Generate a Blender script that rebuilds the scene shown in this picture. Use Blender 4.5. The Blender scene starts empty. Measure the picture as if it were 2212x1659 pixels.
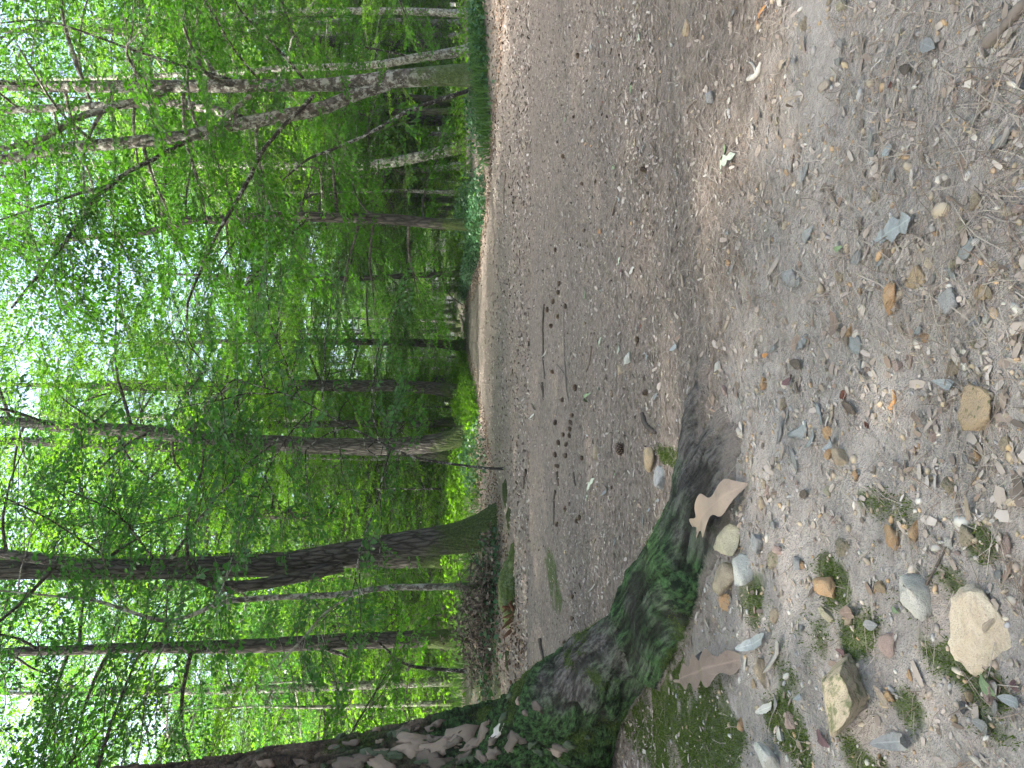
import bpy, bmesh, math, random
import numpy as np
from mathutils import Matrix, Vector
from mathutils.bvhtree import BVHTree

# ------------------------------------------------------------------ camera, sky, sun, exposure
rng = np.random.default_rng(7)
random.seed(7)
SC = bpy.context.scene
COL = SC.collection
PITCH = math.radians(4.5)
CAM = np.array([0.0, 0.0, 0.62])
FPX = 1597.0                                   # focal length in pixels of the 2212-wide view used for measuring
FWD = np.array([0, math.cos(PITCH), -math.sin(PITCH)])
DWN = np.array([0, -math.sin(PITCH), -math.cos(PITCH)])
RGT = np.array([1.0, 0, 0])
cam_d = bpy.data.cameras.new('camera')
cam_d.sensor_fit = 'HORIZONTAL'; cam_d.sensor_width = 36; cam_d.lens = 36 * FPX / 2212
cam_d.clip_start = 0.05; cam_d.clip_end = 2000
cam = bpy.data.objects.new('camera', cam_d); COL.objects.link(cam)
cam.matrix_world = Matrix(((DWN[0], RGT[0], -FWD[0], CAM[0]), (DWN[1], RGT[1], -FWD[1], CAM[1]),
                           (DWN[2], RGT[2], -FWD[2], CAM[2]), (0, 0, 0, 1)))   # the camera was held on its side
SC.camera = cam

SUN_EL, SUN_AZ = math.radians(60), math.radians(-104)   # azimuth from +Y towards +X: from the left, a little behind
sun_dir = Vector((math.cos(SUN_EL) * math.sin(SUN_AZ), math.cos(SUN_EL) * math.cos(SUN_AZ), math.sin(SUN_EL)))
world = bpy.data.worlds.new('World'); SC.world = world; world.use_nodes = True
wn = world.node_tree.nodes; wl = world.node_tree.links
sky = wn.new('ShaderNodeTexSky'); sky.sky_type = 'NISHITA'; sky.sun_disc = False
sky.sun_elevation = SUN_EL; sky.sun_rotation = SUN_AZ
sky.air_density = 0.7; sky.dust_density = 6.0; sky.ozone_density = 1.0
wl.new(sky.outputs[0], wn['Background'].inputs[0]); wn['Background'].inputs[1].default_value = 0.15
sun_l = bpy.data.lights.new('sun', 'SUN'); sun_l.energy = 3.5; sun_l.angle = math.radians(0.9); sun_l.color = (1, 0.95, 0.86)
sun_o = bpy.data.objects.new('sun', sun_l); COL.objects.link(sun_o)
sun_o.rotation_euler = sun_dir.to_track_quat('Z', 'Y').to_euler(); sun_o.location = (-20, 5, 40)
SC.view_settings.view_transform = 'Standard'; SC.view_settings.look = 'None'
SC.view_settings.gamma = 1; SC.view_settings.use_curve_mapping = False
SC.view_settings.exposure = 2.72
SC.cycles.use_denoising = True
SC.cycles.max_bounces = 7; SC.cycles.diffuse_bounces = 5; SC.cycles.transmission_bounces = 4; SC.cycles.glossy_bounces = 2
SC.cycles.sample_clamp_indirect = 6

# ------------------------------------------------------------------ numpy noise
def _hash(ix, iy, iz, seed):
    with np.errstate(over='ignore'):
        h = (ix.astype(np.uint32) * np.uint32(374761393) + iy.astype(np.uint32) * np.uint32(668265263)
             + iz.astype(np.uint32) * np.uint32(2147483647 - 1640531) + np.uint32((seed * 974711 + 12345) & 0xffffffff))
        h ^= h >> np.uint32(13); h *= np.uint32(1274126177); h ^= h >> np.uint32(16); h *= np.uint32(2246822519); h ^= h >> np.uint32(13)
    return h.astype(np.float64) / 4294967295.0
def vnoise(p, seed=0):
    p = np.asarray(p, float); i = np.floor(p).astype(np.int64); f = p - i; f = f * f * (3 - 2 * f)
    out = 0
    for dx in (0, 1):
        wx = f[:, 0] if dx else 1 - f[:, 0]
        for dy in (0, 1):
            wy = f[:, 1] if dy else 1 - f[:, 1]
            for dz in (0, 1):
                wz = f[:, 2] if dz else 1 - f[:, 2]
                out = out + wx * wy * wz * _hash(i[:, 0] + dx, i[:, 1] + dy, i[:, 2] + dz, seed)
    return out * 2 - 1
def fbm(p, octv=3, seed=0):
    s = 0; a = 1.0; t = 0
    for o in range(octv):
        s = s + a * vnoise(np.asarray(p) * (2.03 ** o), seed + o * 17); t += a; a *= .5
    return s / t
def worley(p, seed=0):
    p = np.asarray(p, float); i = np.floor(p).astype(np.int64)
    d1 = np.full(len(p), 9.0); d2 = np.full(len(p), 9.0); cid = np.zeros(len(p))
    for dx in (-1, 0, 1):
        for dy in (-1, 0, 1):
            for dz in (-1, 0, 1):
                c = i + np.array([dx, dy, dz])
                q = np.stack([c[:, k] + _hash(c[:, 0], c[:, 1], c[:, 2], seed + 5 + k) for k in range(3)], 1)
                d = np.linalg.norm(q - p, axis=1); h = _hash(c[:, 0], c[:, 1], c[:, 2], seed + 11)
                near = d < d1
                d2 = np.where(near, d1, np.minimum(d2, d)); cid = np.where(near, h, cid); d1 = np.where(near, d, d1)
    return d1, d2, cid
def sstep(a, b, x):
    t = np.clip((np.asarray(x, float) - a) / (b - a), 0, 1); return t * t * (3 - 2 * t)
def P3(x, y, z=0.0):
    x, y = np.broadcast_arrays(np.asarray(x, float), np.asarray(y, float))
    return np.stack([x.ravel(), y.ravel(), np.full(x.size, z)], 1)

# ------------------------------------------------------------------ terrain
LE_Y = [-40, 0, 5, 8, 11, 16, 19.6, 26.6, 37, 46, 60, 80]; LE_X = [-3.4, -3.0, -2.8, -2.4, -1.7, -.75, .0, .85, 2.4, 6.0, 14, 30]
RE_Y = [-40, 0, 9, 12.3, 16.7, 24, 34, 46, 60, 80];  RE_X = [6, 5.8, 5.0, 3.5, 2.85, 3.1, 3.6, 7.4, 15.6, 32]
def left_edge(y): return np.interp(y, LE_Y, LE_X)
def right_edge(y): return np.interp(y, RE_Y, RE_X)
def H(x, y):
    x = np.asarray(x, float); y = np.asarray(y, float); shp = np.broadcast(x, y).shape
    x, y = np.broadcast_arrays(x, y); x = x.ravel(); y = y.ravel()
    dl = left_edge(y) - x; dr = x - right_edge(y)
    z = 0.12 * sstep(12, 35, y)
    z = z + (0.10 * sstep(-.2, .8, dl) + 0.36 * sstep(.3, 4.5, dl)) * sstep(3, 12, y) + 0.16 * sstep(-.2, 2.5, dr)
    z = z + .035 * np.exp(-(((x + 1.0) / .6) ** 2 + ((y - 1.5) / .8) ** 2))
    far = sstep(10, 40, np.hypot(x, y))
    z = z + .018 * vnoise(P3(x * .9, y * .9), 3) + .05 * far * vnoise(P3(x * .22, y * .22), 4)
    z = z + .010 * vnoise(P3(x * 4.2, y * 4.2), 5) + .0045 * vnoise(P3(x * 13, y * 13), 6) + .003 * vnoise(P3(x * 34, y * 34), 8)
    # low bare hump of trodden soil in the near path
    z = z + .012 * np.exp(-(((x - .58) / .16) ** 2 + ((y - 1.22) / .07) ** 2) ** 2)
    return z.reshape(shp)
def Hs(x, y): return float(H(np.array([x]), np.array([y]))[0])
def ray(u, v): return FWD + DWN * ((u - 1106) / FPX) + RGT * ((829.5 - v) / FPX)
def gp(u, v):
    """ground point under a measured picture point (2212 x 1659)"""
    d = ray(u, v); t = CAM[2] / max(-d[2], .01)
    for _ in range(10):
        z = Hs(*(CAM + d * t)[:2]); t = .5 * t + .5 * (CAM[2] - z) / max(-d[2], .004)
    p = CAM + d * t; p[2] = Hs(p[0], p[1]); return p, t
def at(u, v, D):
    d = ray(u, v); return CAM + d * (D / d[1])
def axis_at(pts, D, dz=0):
    return np.array([at(u, v, D) + np.array([0, (i * 0.0), 0]) for i, (u, v) in enumerate(pts)])

# ------------------------------------------------------------------ mesh + object helpers
def make_mesh(name, V, quads=None, tris=None, smooth=False, mats=(), midx=None, attrs=None):
    me = bpy.data.meshes.new(name); V = np.asarray(V, np.float32)
    q = np.zeros((0, 4), np.int32) if quads is None else np.asarray(quads, np.int32).reshape(-1, 4)
    t = np.zeros((0, 3), np.int32) if tris is None else np.asarray(tris, np.int32).reshape(-1, 3)
    me.vertices.add(len(V)); me.vertices.foreach_set('co', V.ravel())
    nl = len(q) * 4 + len(t) * 3; me.loops.add(nl)
    me.loops.foreach_set('vertex_index', np.concatenate([q.ravel(), t.ravel()]).astype(np.int32))
    me.polygons.add(len(q) + len(t))
    me.polygons.foreach_set('loop_start', np.concatenate([np.arange(len(q)) * 4, len(q) * 4 + np.arange(len(t)) * 3]).astype(np.int32))
    me.polygons.foreach_set('loop_total', np.concatenate([np.full(len(q), 4), np.full(len(t), 3)]).astype(np.int32))
    if smooth: me.polygons.foreach_set('use_smooth', np.ones(len(q) + len(t), bool))
    for m in mats: me.materials.append(m)
    if midx is not None: me.polygons.foreach_set('material_index', np.asarray(midx, np.int32))
    for k, a in (attrs or {}).items():
        at_ = me.attributes.new(k, 'FLOAT', 'POINT'); at_.data.foreach_set('value', np.asarray(a, np.float32))
    me.update(calc_edges=True)
    return me
def link(name, me, parent=None, loc=None, rot=None, scale=None):
    o = bpy.data.objects.new(name, me); COL.objects.link(o)
    if parent is not None: o.parent = parent
    if loc is not None: o.location = loc
    if rot is not None: o.rotation_euler = rot
    if scale is not None: o.scale = scale
    return o
def tag(o, label=None, cat=None, group=None, kind=None):
    if label: o['label'] = label
    if cat: o['category'] = cat
    if group: o['group'] = group
    if kind: o['kind'] = kind
    return o
def thing(name, label, cat, loc=(0, 0, 0), group=None, rz=0):
    return tag(link(name, None, loc=loc, rot=(0, 0, rz)), label, cat, group)
class MB:
    def __init__(s): s.V = []; s.Q = []; s.T = []; s.n = 0; s.mq = []; s.mt = []
    def add(s, V, quads=None, tris=None, mi=0):
        V = np.asarray(V, float)
        if quads is not None and len(quads): s.Q.append(np.asarray(quads) + s.n); s.mq.append(np.full(len(quads), mi))
        if tris is not None and len(tris): s.T.append(np.asarray(tris) + s.n); s.mt.append(np.full(len(tris), mi))
        s.V.append(V); s.n += len(V)
    def mesh(s, name, mats=(), smooth=False, origin=None, attrs=None):
        V = np.concatenate(s.V)
        if origin is not None: V = V - np.asarray(origin)
        Q = np.concatenate(s.Q) if s.Q else None; T = np.concatenate(s.T) if s.T else None
        mi = np.concatenate(s.mq + s.mt) if (s.mq or s.mt) else None
        return make_mesh(name, V, Q, T, smooth, mats, mi, attrs)
def nrm(a): return a / np.maximum(np.linalg.norm(a, axis=-1, keepdims=True), 1e-9)
def spline(P, n):
    """Catmull-Rom resample of control points"""
    P = np.asarray(P, float)
    if len(P) == 2: t = np.linspace(0, 1, n)[:, None]; return P[0] * (1 - t) + P[1] * t
    Q = np.concatenate([[2 * P[0] - P[1]], P, [2 * P[-1] - P[-2]]]); L = np.linalg.norm(np.diff(P, axis=0), axis=1)
    s = np.concatenate([[0], np.cumsum(L)]); x = np.linspace(0, s[-1], n); k = np.clip(np.searchsorted(s, x, 'right') - 1, 0, len(P) - 2)
    t = ((x - s[k]) / np.maximum(L[k], 1e-9)).reshape(-1, *([1] * (P.ndim - 1)))
    p0, p1, p2, p3 = Q[k], Q[k + 1], Q[k + 2], Q[k + 3]
    return .5 * (2 * p1 + (p2 - p0) * t + (2 * p0 - 5 * p1 + 4 * p2 - p3) * t ** 2 + (3 * p1 - p0 - 3 * p2 + p3) * t ** 3)
def tube(P, R, k=6, rough=0.0, seed=0, cap=True):
    P = np.asarray(P, float); R = np.asarray(R, float); n = len(P)
    T = nrm(np.gradient(P, axis=0)); ref = np.array([0.31, 0.95, 0.12]) if abs(T[0][2]) > .6 else np.array([0, 0, 1.0])
    A = nrm(np.cross(T, ref)); B = np.cross(T, A)
    th = np.arange(k) * 2 * math.pi / k
    dirs = A[:, None, :] * np.cos(th)[None, :, None] + B[:, None, :] * np.sin(th)[None, :, None]
    rr = np.repeat(R[:, None], k, 1)
    if rough:
        q = (P[:, None, :] + dirs * R[:, None, None]).reshape(-1, 3)
        rr = rr * (1 + rough * fbm(q * np.array([4, 4, 1.3]) , 2, seed).reshape(n, k))
    V = (P[:, None, :] + dirs * rr[:, :, None]).reshape(-1, 3)
    i = np.arange(n - 1)[:, None] * k; j = np.arange(k)[None, :]; j2 = (j + 1) % k
    Q = np.stack([i + j, i + j2, i + k + j2, i + k + j], -1).reshape(-1, 4)
    if cap:
        V = np.concatenate([V, P[-1:] + T[-1:] * R[-1]]); e = (n - 1) * k
        return V, Q, np.stack([e + np.arange(k), e + (np.arange(k) + 1) % k, np.full(k, n * k)], 1)
    return V, Q, None

# ------------------------------------------------------------------ materials
def material(name):
    m = bpy.data.materials.new(name); m.use_nodes = True
    nt = m.node_tree; b = nt.nodes['Principled BSDF']
    return m, nt, b
class NT:
    def __init__(s, nt): s.nt = nt; s.c = None
    def n(s, t, **kw):
        nd = s.nt.nodes.new('ShaderNode' + t)
        for k, v in kw.items(): setattr(nd, k, v)
        return nd
    def l(s, a, b): s.nt.links.new(a, b)
    def coord(s, scale=(1, 1, 1), kind='Object'):
        tc = s.n('TexCoord'); mp = s.n('Mapping'); mp.inputs['Scale'].default_value = scale
        s.l(tc.outputs[kind], mp.inputs[0]); return mp.outputs[0]
    def noise(s, vec, scale, detail=4, rough=.6, out='Fac', dist=0):
        nd = s.n('TexNoise'); nd.inputs['Scale'].default_value = scale; nd.inputs['Detail'].default_value = detail
        nd.inputs['Roughness'].default_value = rough; nd.inputs['Distortion'].default_value = dist
        s.l(vec, nd.inputs['Vector']); return nd.outputs[out]
    def vor(s, vec, scale, feat='F1', out='Distance', rnd=1):
        nd = s.n('TexVoronoi', feature=feat); nd.inputs['Scale'].default_value = scale; nd.inputs['Randomness'].default_value = rnd
        s.l(vec, nd.inputs['Vector']); return nd.outputs[out]
    def ramp(s, fac, stops):
        nd = s.n('ValToRGB'); el = nd.color_ramp.elements
        while len(el) < len(stops): el.new(.5)
        for e, (p, c) in zip(el, stops): e.position = p; e.color = (*c, 1) if not np.isscalar(c) else (c, c, c, 1)
        s.l(fac, nd.inputs[0]); return nd.outputs[0]
    def mix(s, fac, a, b, mode='MIX'):
        nd = s.n('Mix', data_type='RGBA', blend_type=mode)
        for sock, val in ((nd.inputs['Factor'], fac), (nd.inputs[6], a), (nd.inputs[7], b)):
            if isinstance(val, bpy.types.NodeSocket): s.l(val, sock)
            elif np.isscalar(val): sock.default_value = val
            else: sock.default_value = (*val, 1)
        return nd.outputs[2]
    def math(s, op, a, b=0.0, clamp=False):
        nd = s.n('Math', operation=op, use_clamp=clamp)
        for sock, val in ((nd.inputs[0], a), (nd.inputs[1], b)):
            if isinstance(val, bpy.types.NodeSocket): s.l(val, sock)
            else: sock.default_value = val
        return nd.outputs[0]
    def attr(s, name):
        return s.n('Attribute', attribute_name=name).outputs['Fac']
    def bump(s, h, dist, strength=1.0):
        nd = s.n('Bump'); nd.inputs['Distance'].default_value = dist; nd.inputs['Strength'].default_value = strength
        s.l(h, nd.inputs['Height']); return nd.outputs[0]
    def island(s): return s.n('NewGeometry').outputs['Random Per Island']
    def objrand(s): return s.n('ObjectInfo').outputs['Random']

def leaf_material(name, dark, light, trans, tfac=.45, rough=.5, spec=.2):
    m, nt, b = material(name); N = NT(nt)
    r = N.island(); o = N.objrand()
    col = N.mix(r, dark, light)
    hv = N.n('HueSaturation'); N.l(col, hv.inputs['Color'])
    N.l(N.math('ADD', N.math('MULTIPLY', o, .036), .482), hv.inputs['Hue']); N.l(N.math('ADD', N.math('MULTIPLY', o, .3), .85), hv.inputs['Value'])
    N.l(hv.outputs[0], b.inputs['Base Color']); b.inputs['Roughness'].default_value = rough; b.inputs['Specular IOR Level'].default_value = spec
    tr = N.n('BsdfTranslucent'); N.l(N.mix(r, trans, tuple(c * 1.35 for c in trans)), tr.inputs[0])
    mx = N.n('MixShader'); mx.inputs[0].default_value = tfac
    N.l(b.outputs[0], mx.inputs[1]); N.l(tr.outputs[0], mx.inputs[2]); N.l(mx.outputs[0], nt.nodes['Material Output'].inputs[0])
    return m
M_LEAF = leaf_material('beech_leaf', (.017, .060, .006), (.044, .112, .010), (.064, .205, .007), .5)
M_LEAF2 = leaf_material('hornbeam_leaf', (.024, .080, .022), (.046, .120, .026), (.062, .21, .021), .42, .42, .35)
M_LEAF3 = leaf_material('sunny_leaf', (.032, .090, .007), (.064, .138, .011), (.13, .31, .009), .55)  # brighter, yellower leaf copy: the sunlit look is put into the colour
M_IVY = leaf_material('ivy_leaf', (.020, .070, .032), (.045, .125, .05), (.05, .14, .03), .22, .4, .45)
M_GRASS = leaf_material('grass_blade', (.04, .09, .02), (.075, .14, .03), (.09, .19, .03), .4)
M_NEEDLE = leaf_material('pine_needle_green', (.025, .06, .03), (.04, .085, .04), (.04, .1, .03), .2)
def litter_material(name, cols, rough=.85, spec=.2, trans=0.0, bscale=0):
    m, nt, b = material(name); N = NT(nt); r = N.island()
    n = len(cols); N2 = N.ramp(r, [((i + .5) / n, c) for i, c in enumerate(cols)])
    if bscale:
        nz = N.noise(N.coord(), bscale, 4, .65); N2 = N.mix(.55, N2, N.mix(nz, tuple(c * .45 for c in cols[0]), tuple(min(1, c * 1.5) for c in cols[-1])), 'MIX')
        N.l(N.bump(nz, .002), b.inputs['Normal'])
    N.l(N2, b.inputs['Base Color']); b.inputs['Roughness'].default_value = rough; b.inputs['Specular IOR Level'].default_value = spec
    return m
M_NEEDLES = litter_material('dry_pine_needle', [(.11, .085, .066), (.20, .165, .138), (.27, .235, .20), (.33, .29, .25), (.17, .115, .08)], .7, .3)
M_CHIPS = litter_material('bark_chip_litter', [(.12, .095, .078), (.26, .212, .18), (.36, .315, .28), (.28, .225, .185), (.44, .40, .365), (.21, .155, .12)], .85)
M_BROWNLEAF = litter_material('brown_leaf_litter', [(.10, .062, .04), (.19, .125, .085), (.27, .19, .14), (.14, .095, .07), (.36, .29, .23)], .75, .3)
M_DEADLEAF = litter_material('dead_bracken_leaf', [(.07, .052, .042), (.115, .085, .067), (.16, .12, .095), (.22, .175, .14)], .8)
M_PEBBLE = litter_material('pebble', [(.30, .25, .19), (.38, .30, .20), (.34, .33, .32), (.25, .22, .20), (.42, .28, .15), (.48, .45, .40)], .75)

def moss_color(N, vec, sc=60):
    return N.ramp(N.noise(vec, sc, 3, .7), [(.3, (.026, .042, .012)), (.55, (.070, .105, .026)), (.8, (.15, .185, .05))])
def bark_material(name, base, light, dark, vs=(9, 9, 2.2), lichen=0.0, moss=.5, mossz=1.2, bump=.02, lich_col=(.42, .43, .38)):
    m, nt, b = material(name); N = NT(nt); v = N.coord(vs); v1 = N.coord()
    warp = N.n('VectorMath', operation='ADD'); nz = N.noise(v, 1.1, 3, .6, 'Color'); N.l(v, warp.inputs[0]); N.l(nz, warp.inputs[1])
    ridge = N.vor(warp.outputs[0], 1.0, 'DISTANCE_TO_EDGE'); fine = N.noise(v, 5, 5, .7)
    col = N.mix(N.ramp(ridge, [(.0, 0.0), (.22, 1.0)]), dark, N.mix(fine, base, light))
    col = N.mix(N.math('MULTIPLY', N.noise(v1, 2.3, 4, .65), .5), col, tuple(c * .55 for c in base))
    if lichen:
        lf = N.ramp(N.noise(N.coord((1, 1, .8)), 11, 6, .76), [(.52 - .12 * lichen, 0.0), (.60 - .1 * lichen, 1.0)])
        col = N.mix(N.math('MULTIPLY', lf, .75), col, lich_col)
    sep = N.n('SeparateXYZ'); tc = N.n('TexCoord'); N.l(tc.outputs['Object'], sep.inputs[0])
    hz = N.math('SUBTRACT', 1.0, N.math('DIVIDE', sep.outputs[2], mossz))
    mf = N.math('ADD', N.math('MULTIPLY', N.noise(v1, 3.2, 5, .7), 2.0), N.math('MAXIMUM', hz, -.42))
    mf = N.ramp(N.math('SUBTRACT', mf, 1.25 - .5 * moss, True), [(.0, 0.0), (.35, 1.0)])
    col = N.mix(N.math('MULTIPLY', mf, .85), col, moss_color(N, v1, 40))
    N.l(col, b.inputs['Base Color']); b.inputs['Roughness'].default_value = .9; b.inputs['Specular IOR Level'].default_value = .15
    hh = N.math('ADD', N.ramp(ridge, [(.0, 0.0), (.3, 1.0)]), N.math('MULTIPLY', fine, .6))
    N.l(N.bump(hh, bump), b.inputs['Normal'])
    return m
M_OAK = bark_material('oak_bark', (.098, .090, .081), (.19, .178, .162), (.028, .025, .022), (16, 16, 3.2), 0, .62, .9, .03)
M_BEECH = bark_material('beech_bark', (.085, .074, .062), (.19, .17, .148), (.05, .043, .036), (5, 5, 7), .22, .5, 1.3, .008, (.40, .40, .36))
M_GREYBARK = bark_material('grey_bark', (.13, .118, .10), (.23, .215, .19), (.055, .048, .04), (9, 9, 4), .45, .35, .8, .012)
M_DARKBARK = bark_material('dark_bark', (.070, .062, .055), (.135, .123, .11), (.022, .02, .018), (12, 12, 3), 0, .5, 1.0, .015)
M_BRANCH = bark_material('branch_bark', (.045, .038, .032), (.09, .08, .068), (.02, .017, .014), (20, 20, 20), .1, .1, .01, .006)
M_PALEBRANCH = bark_material('pale_branch_bark', (.16, .145, .12), (.28, .26, .22), (.07, .06, .05), (14, 14, 9), .5, .1, .01, .008)
M_TWIG = litter_material('twig', [(.035, .026, .02), (.06, .047, .038)], .85)
M_STICK = litter_material('dead_stick', [(.10, .08, .065), (.19, .16, .135)], .85, .2, 0, 60)
M_DARKSTICK = litter_material('dark_stick', [(.045, .036, .03), (.09, .072, .06)], .85, .2, 0, 60)
def stone_material(name, a, b_, spots, lich=.3, mossy=0.0, sc=2.2):
    m, nt, b = material(name); N = NT(nt); v = N.coord()
    geo = N.n('ObjectInfo'); off = N.n('VectorMath', operation='ADD'); N.l(v, off.inputs[0]); N.l(geo.outputs['Location'], off.inputs[1]); v = off.outputs[0]
    n1 = N.noise(v, sc, 5, .65, dist=.4); n2 = N.noise(v, sc * 7, 4, .7)
    col = N.mix(N.ramp(n1, [(.35, 0.0), (.65, 1.0)]), a, b_)
    col = N.mix(N.math('MULTIPLY', N.ramp(n2, [(.5, 0.0), (.68, 1.0)]), lich), col, spots)
    if mossy:
        gn = N.n('NewGeometry'); sp = N.n('SeparateXYZ'); N.l(gn.outputs['Normal'], sp.inputs[0])
        mk = N.ramp(N.noise(v, sc * 1.4, 4, .7), [(.62 - .25 * mossy, 0.0), (.7 - .2 * mossy, 1.0)])
        col = N.mix(N.math('MULTIPLY', mk, .7), col, moss_color(N, v, 90))
    N.l(col, b.inputs['Base Color']); b.inputs['Roughness'].default_value = .7; b.inputs['Specular IOR Level'].default_value = .3
    N.l(N.bump(N.math('ADD', n2, N.math('MULTIPLY', n1, 2.0)), .004), b.inputs['Normal'])
    return m
STONE = {
 'yellow': stone_material('yellow_flint', (.60, .51, .39), (.50, .40, .29), (.30, .25, .20), .4),
 'tan': stone_material('tan_flint', (.42, .34, .24), (.31, .25, .18), (.20, .16, .12), .4),
 'olive': stone_material('olive_flint', (.42, .38, .27), (.33, .29, .20), (.50, .46, .36), .4),
 'grey': stone_material('grey_flint', (.34, .335, .325), (.25, .245, .24), (.42, .42, .41), .4),
 'white': stone_material('white_flint', (.60, .58, .52), (.48, .46, .41), (.30, .25, .18), .4),
 'orange': stone_material('orange_flint', (.50, .28, .13), (.44, .31, .19), (.58, .48, .36), .4),
 'pink': stone_material('pink_flint', (.46, .33, .28), (.38, .28, .24), (.45, .40, .36), .3),
 'red': stone_material('red_flint', (.22, .075, .05), (.17, .07, .05), (.28, .15, .11), .3),
 'dark': stone_material('dark_flint', (.12, .12, .125), (.08, .078, .08), (.18, .17, .16), .3),
 'mossy': stone_material('mossy_flint', (.40, .335, .24), (.30, .25, .18), (.20, .17, .12), .4, .45),
 'embedded': stone_material('embedded_flint', (.47, .34, .20), (.38, .29, .20), (.26, .22, .15), .4, .2),
}
def flat_leaf_material(name, a, b_, leafy, rough=.6):
    m, nt, b = material(name); N = NT(nt); v = N.coord()
    col = N.mix(N.ramp(N.noise(v, 3.5, 5, .7), [(.3, 0.0), (.7, 1.0)]), a, b_)
    col = N.mix(N.math('MULTIPLY', N.ramp(N.noise(v, 9, 4, .7), [(.52, 0.0), (.72, 1.0)]), .55), col, tuple(c * .45 for c in a))
    if leafy:
        fr = N.math('FRACT', N.attr('vein')); vn = N.ramp(fr, [(.0, 1.0), (.14, 0.0)]); rb = N.ramp(N.attr('rib'), [(.72, 0.0), (.95, 1.0)])
        col = N.mix(N.math('MULTIPLY', N.math('MAXIMUM', N.math('MULTIPLY', vn, .45), rb), .6), col, tuple(min(1, c * 1.35) for c in b_))
    N.l(col, b.inputs['Base Color']); b.inputs['Roughness'].default_value = rough; b.inputs['Specular IOR Level'].default_value = .3
    N.l(N.bump(N.noise(v, 120, 3), .001), b.inputs['Normal'])
    return m
LEAFM = {
 'brown': flat_leaf_material('brown_oak_leaf', (.155, .112, .088), (.22, .165, .134), 1),
 'pale': flat_leaf_material('pale_oak_leaf', (.33, .25, .19), (.25, .185, .14), 1),
 'grey': flat_leaf_material('grey_leaf', (.20, .20, .195), (.26, .26, .25), 1),
 'blue': flat_leaf_material('blue_grey_leaf', (.23, .25, .25), (.29, .305, .305), 1),
 'purple': flat_leaf_material('purple_leaf', (.11, .06, .065), (.15, .09, .09), 1),
 'green': flat_leaf_material('green_fallen_leaf', (.15, .22, .11), (.22, .28, .16), 1),
 'palegreen': flat_leaf_material('pale_green_leaf', (.34, .38, .29), (.42, .45, .36), 1),
 'white': flat_leaf_material('bleached_leaf', (.42, .40, .36), (.50, .48, .43), 1),
 'tan': flat_leaf_material('tan_leaf', (.28, .22, .165), (.36, .29, .22), 1),
 'orange': flat_leaf_material('orange_leaf', (.34, .15, .05), (.42, .22, .08), 1),
}
BARKM = {
 'grey': flat_leaf_material('grey_bark_flake', (.18, .172, .16), (.25, .242, .228), 0, .8),
 'blue': flat_leaf_material('blue_grey_bark_flake', (.20, .212, .208), (.27, .282, .275), 0, .8),
 'tan': flat_leaf_material('tan_bark_flake', (.30, .245, .19), (.37, .31, .25), 0, .8),
 'white': flat_leaf_material('pale_bark_flake', (.36, .33, .29), (.45, .42, .37), 0, .8),
}
def cone_material():
    m, nt, b = material('pine_cone'); N = NT(nt)
    N.l(N.mix(N.attr('tip'), (.030, .018, .012), (.24, .17, .11)), b.inputs['Base Color']); b.inputs['Roughness'].default_value = .7
    return m
M_CONE = cone_material()

# ground material
def ground_material():
    m, nt, b = material('forest_floor'); N = NT(nt); v = N.coord()
    lit = N.attr('litter'); mos = N.attr('moss'); soil = N.attr('bare')
    n_big = N.noise(v, 1.6, 5, .6); n_mid = N.noise(v, 9, 5, .65); n_f = N.noise(v, 70, 5, .7); n_ff = N.noise(v, 260, 3, .7)
    sand = N.mix(N.ramp(n_mid, [(.3, 0.0), (.7, 1.0)]), (.36, .318, .288), (.52, .475, .44))
    sand = N.mix(N.ramp(n_f, [(.3, 0.0), (.5, .35), (.75, 1.0)]), N.mix(.5, sand, (.19, .16, .14)), sand)
    sand = N.mix(N.math('MULTIPLY', N.ramp(n_ff, [(.58, 0.0), (.72, 1.0)]), .5), sand, (.58, .55, .52))
    vr = N.vor(N.coord((1, 1, 1)), 120, 'F1', 'Color')
    brown = N.mix(N.ramp(n_f, [(.25, 0.0), (.75, 1.0)]), (.16, .125, .102), (.33, .275, .235))
    brown = N.mix(.35, brown, N.mix(vr, (.13, .10, .082), (.37, .315, .275)))
    brown = N.mix(N.math('MULTIPLY', N.ramp(n_big, [(.35, 0.0), (.7, 1.0)]), .35), brown, (.315, .262, .225))
    n_c = N.noise(v, 26, 4, .75); brown = N.mix(N.ramp(n_c, [(.30, 1.0), (.52, 0.0)]), brown, (.095, .075, .062)); brown = N.mix(N.ramp(n_c, [(.56, 0.0), (.75, .7)]), brown, (.36, .305, .265))
    lf = N.ramp(N.math('ADD', lit, N.math('MULTIPLY', N.math('SUBTRACT', n_mid, .5), 1.3), True), [(.3, 0.0), (.62, 1.0)])
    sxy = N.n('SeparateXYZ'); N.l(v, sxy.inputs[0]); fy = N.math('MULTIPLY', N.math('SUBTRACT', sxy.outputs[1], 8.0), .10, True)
    brown = N.mix(N.math('MULTIPLY', fy, .8), brown, N.mix(n_mid, (.10, .088, .078), (.19, .17, .152)))  # litter colour darkened with distance, standing in for shade on the far path
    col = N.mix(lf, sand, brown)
    mf = N.ramp(N.math('ADD', mos, N.math('MULTIPLY', N.math('SUBTRACT', n_mid, .5), .9), True), [(.35, 0.0), (.6, 1.0)])
    col = N.mix(N.math('MULTIPLY', mf, .8), col, moss_color(N, v, 60))
    N.l(col, b.inputs['Base Color']); b.inputs['Roughness'].default_value = .95; b.inputs['Specular IOR Level'].default_value = .1
    hh = N.math('ADD', N.math('MULTIPLY', n_f, 1.0), N.math('MULTIPLY', n_ff, .35))
    hh = N.math('ADD', hh, N.math('MULTIPLY', n_c, 1.2)); N.l(N.bump(hh, .016), b.inputs['Normal'])
    return m
M_GROUND = ground_material()

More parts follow.
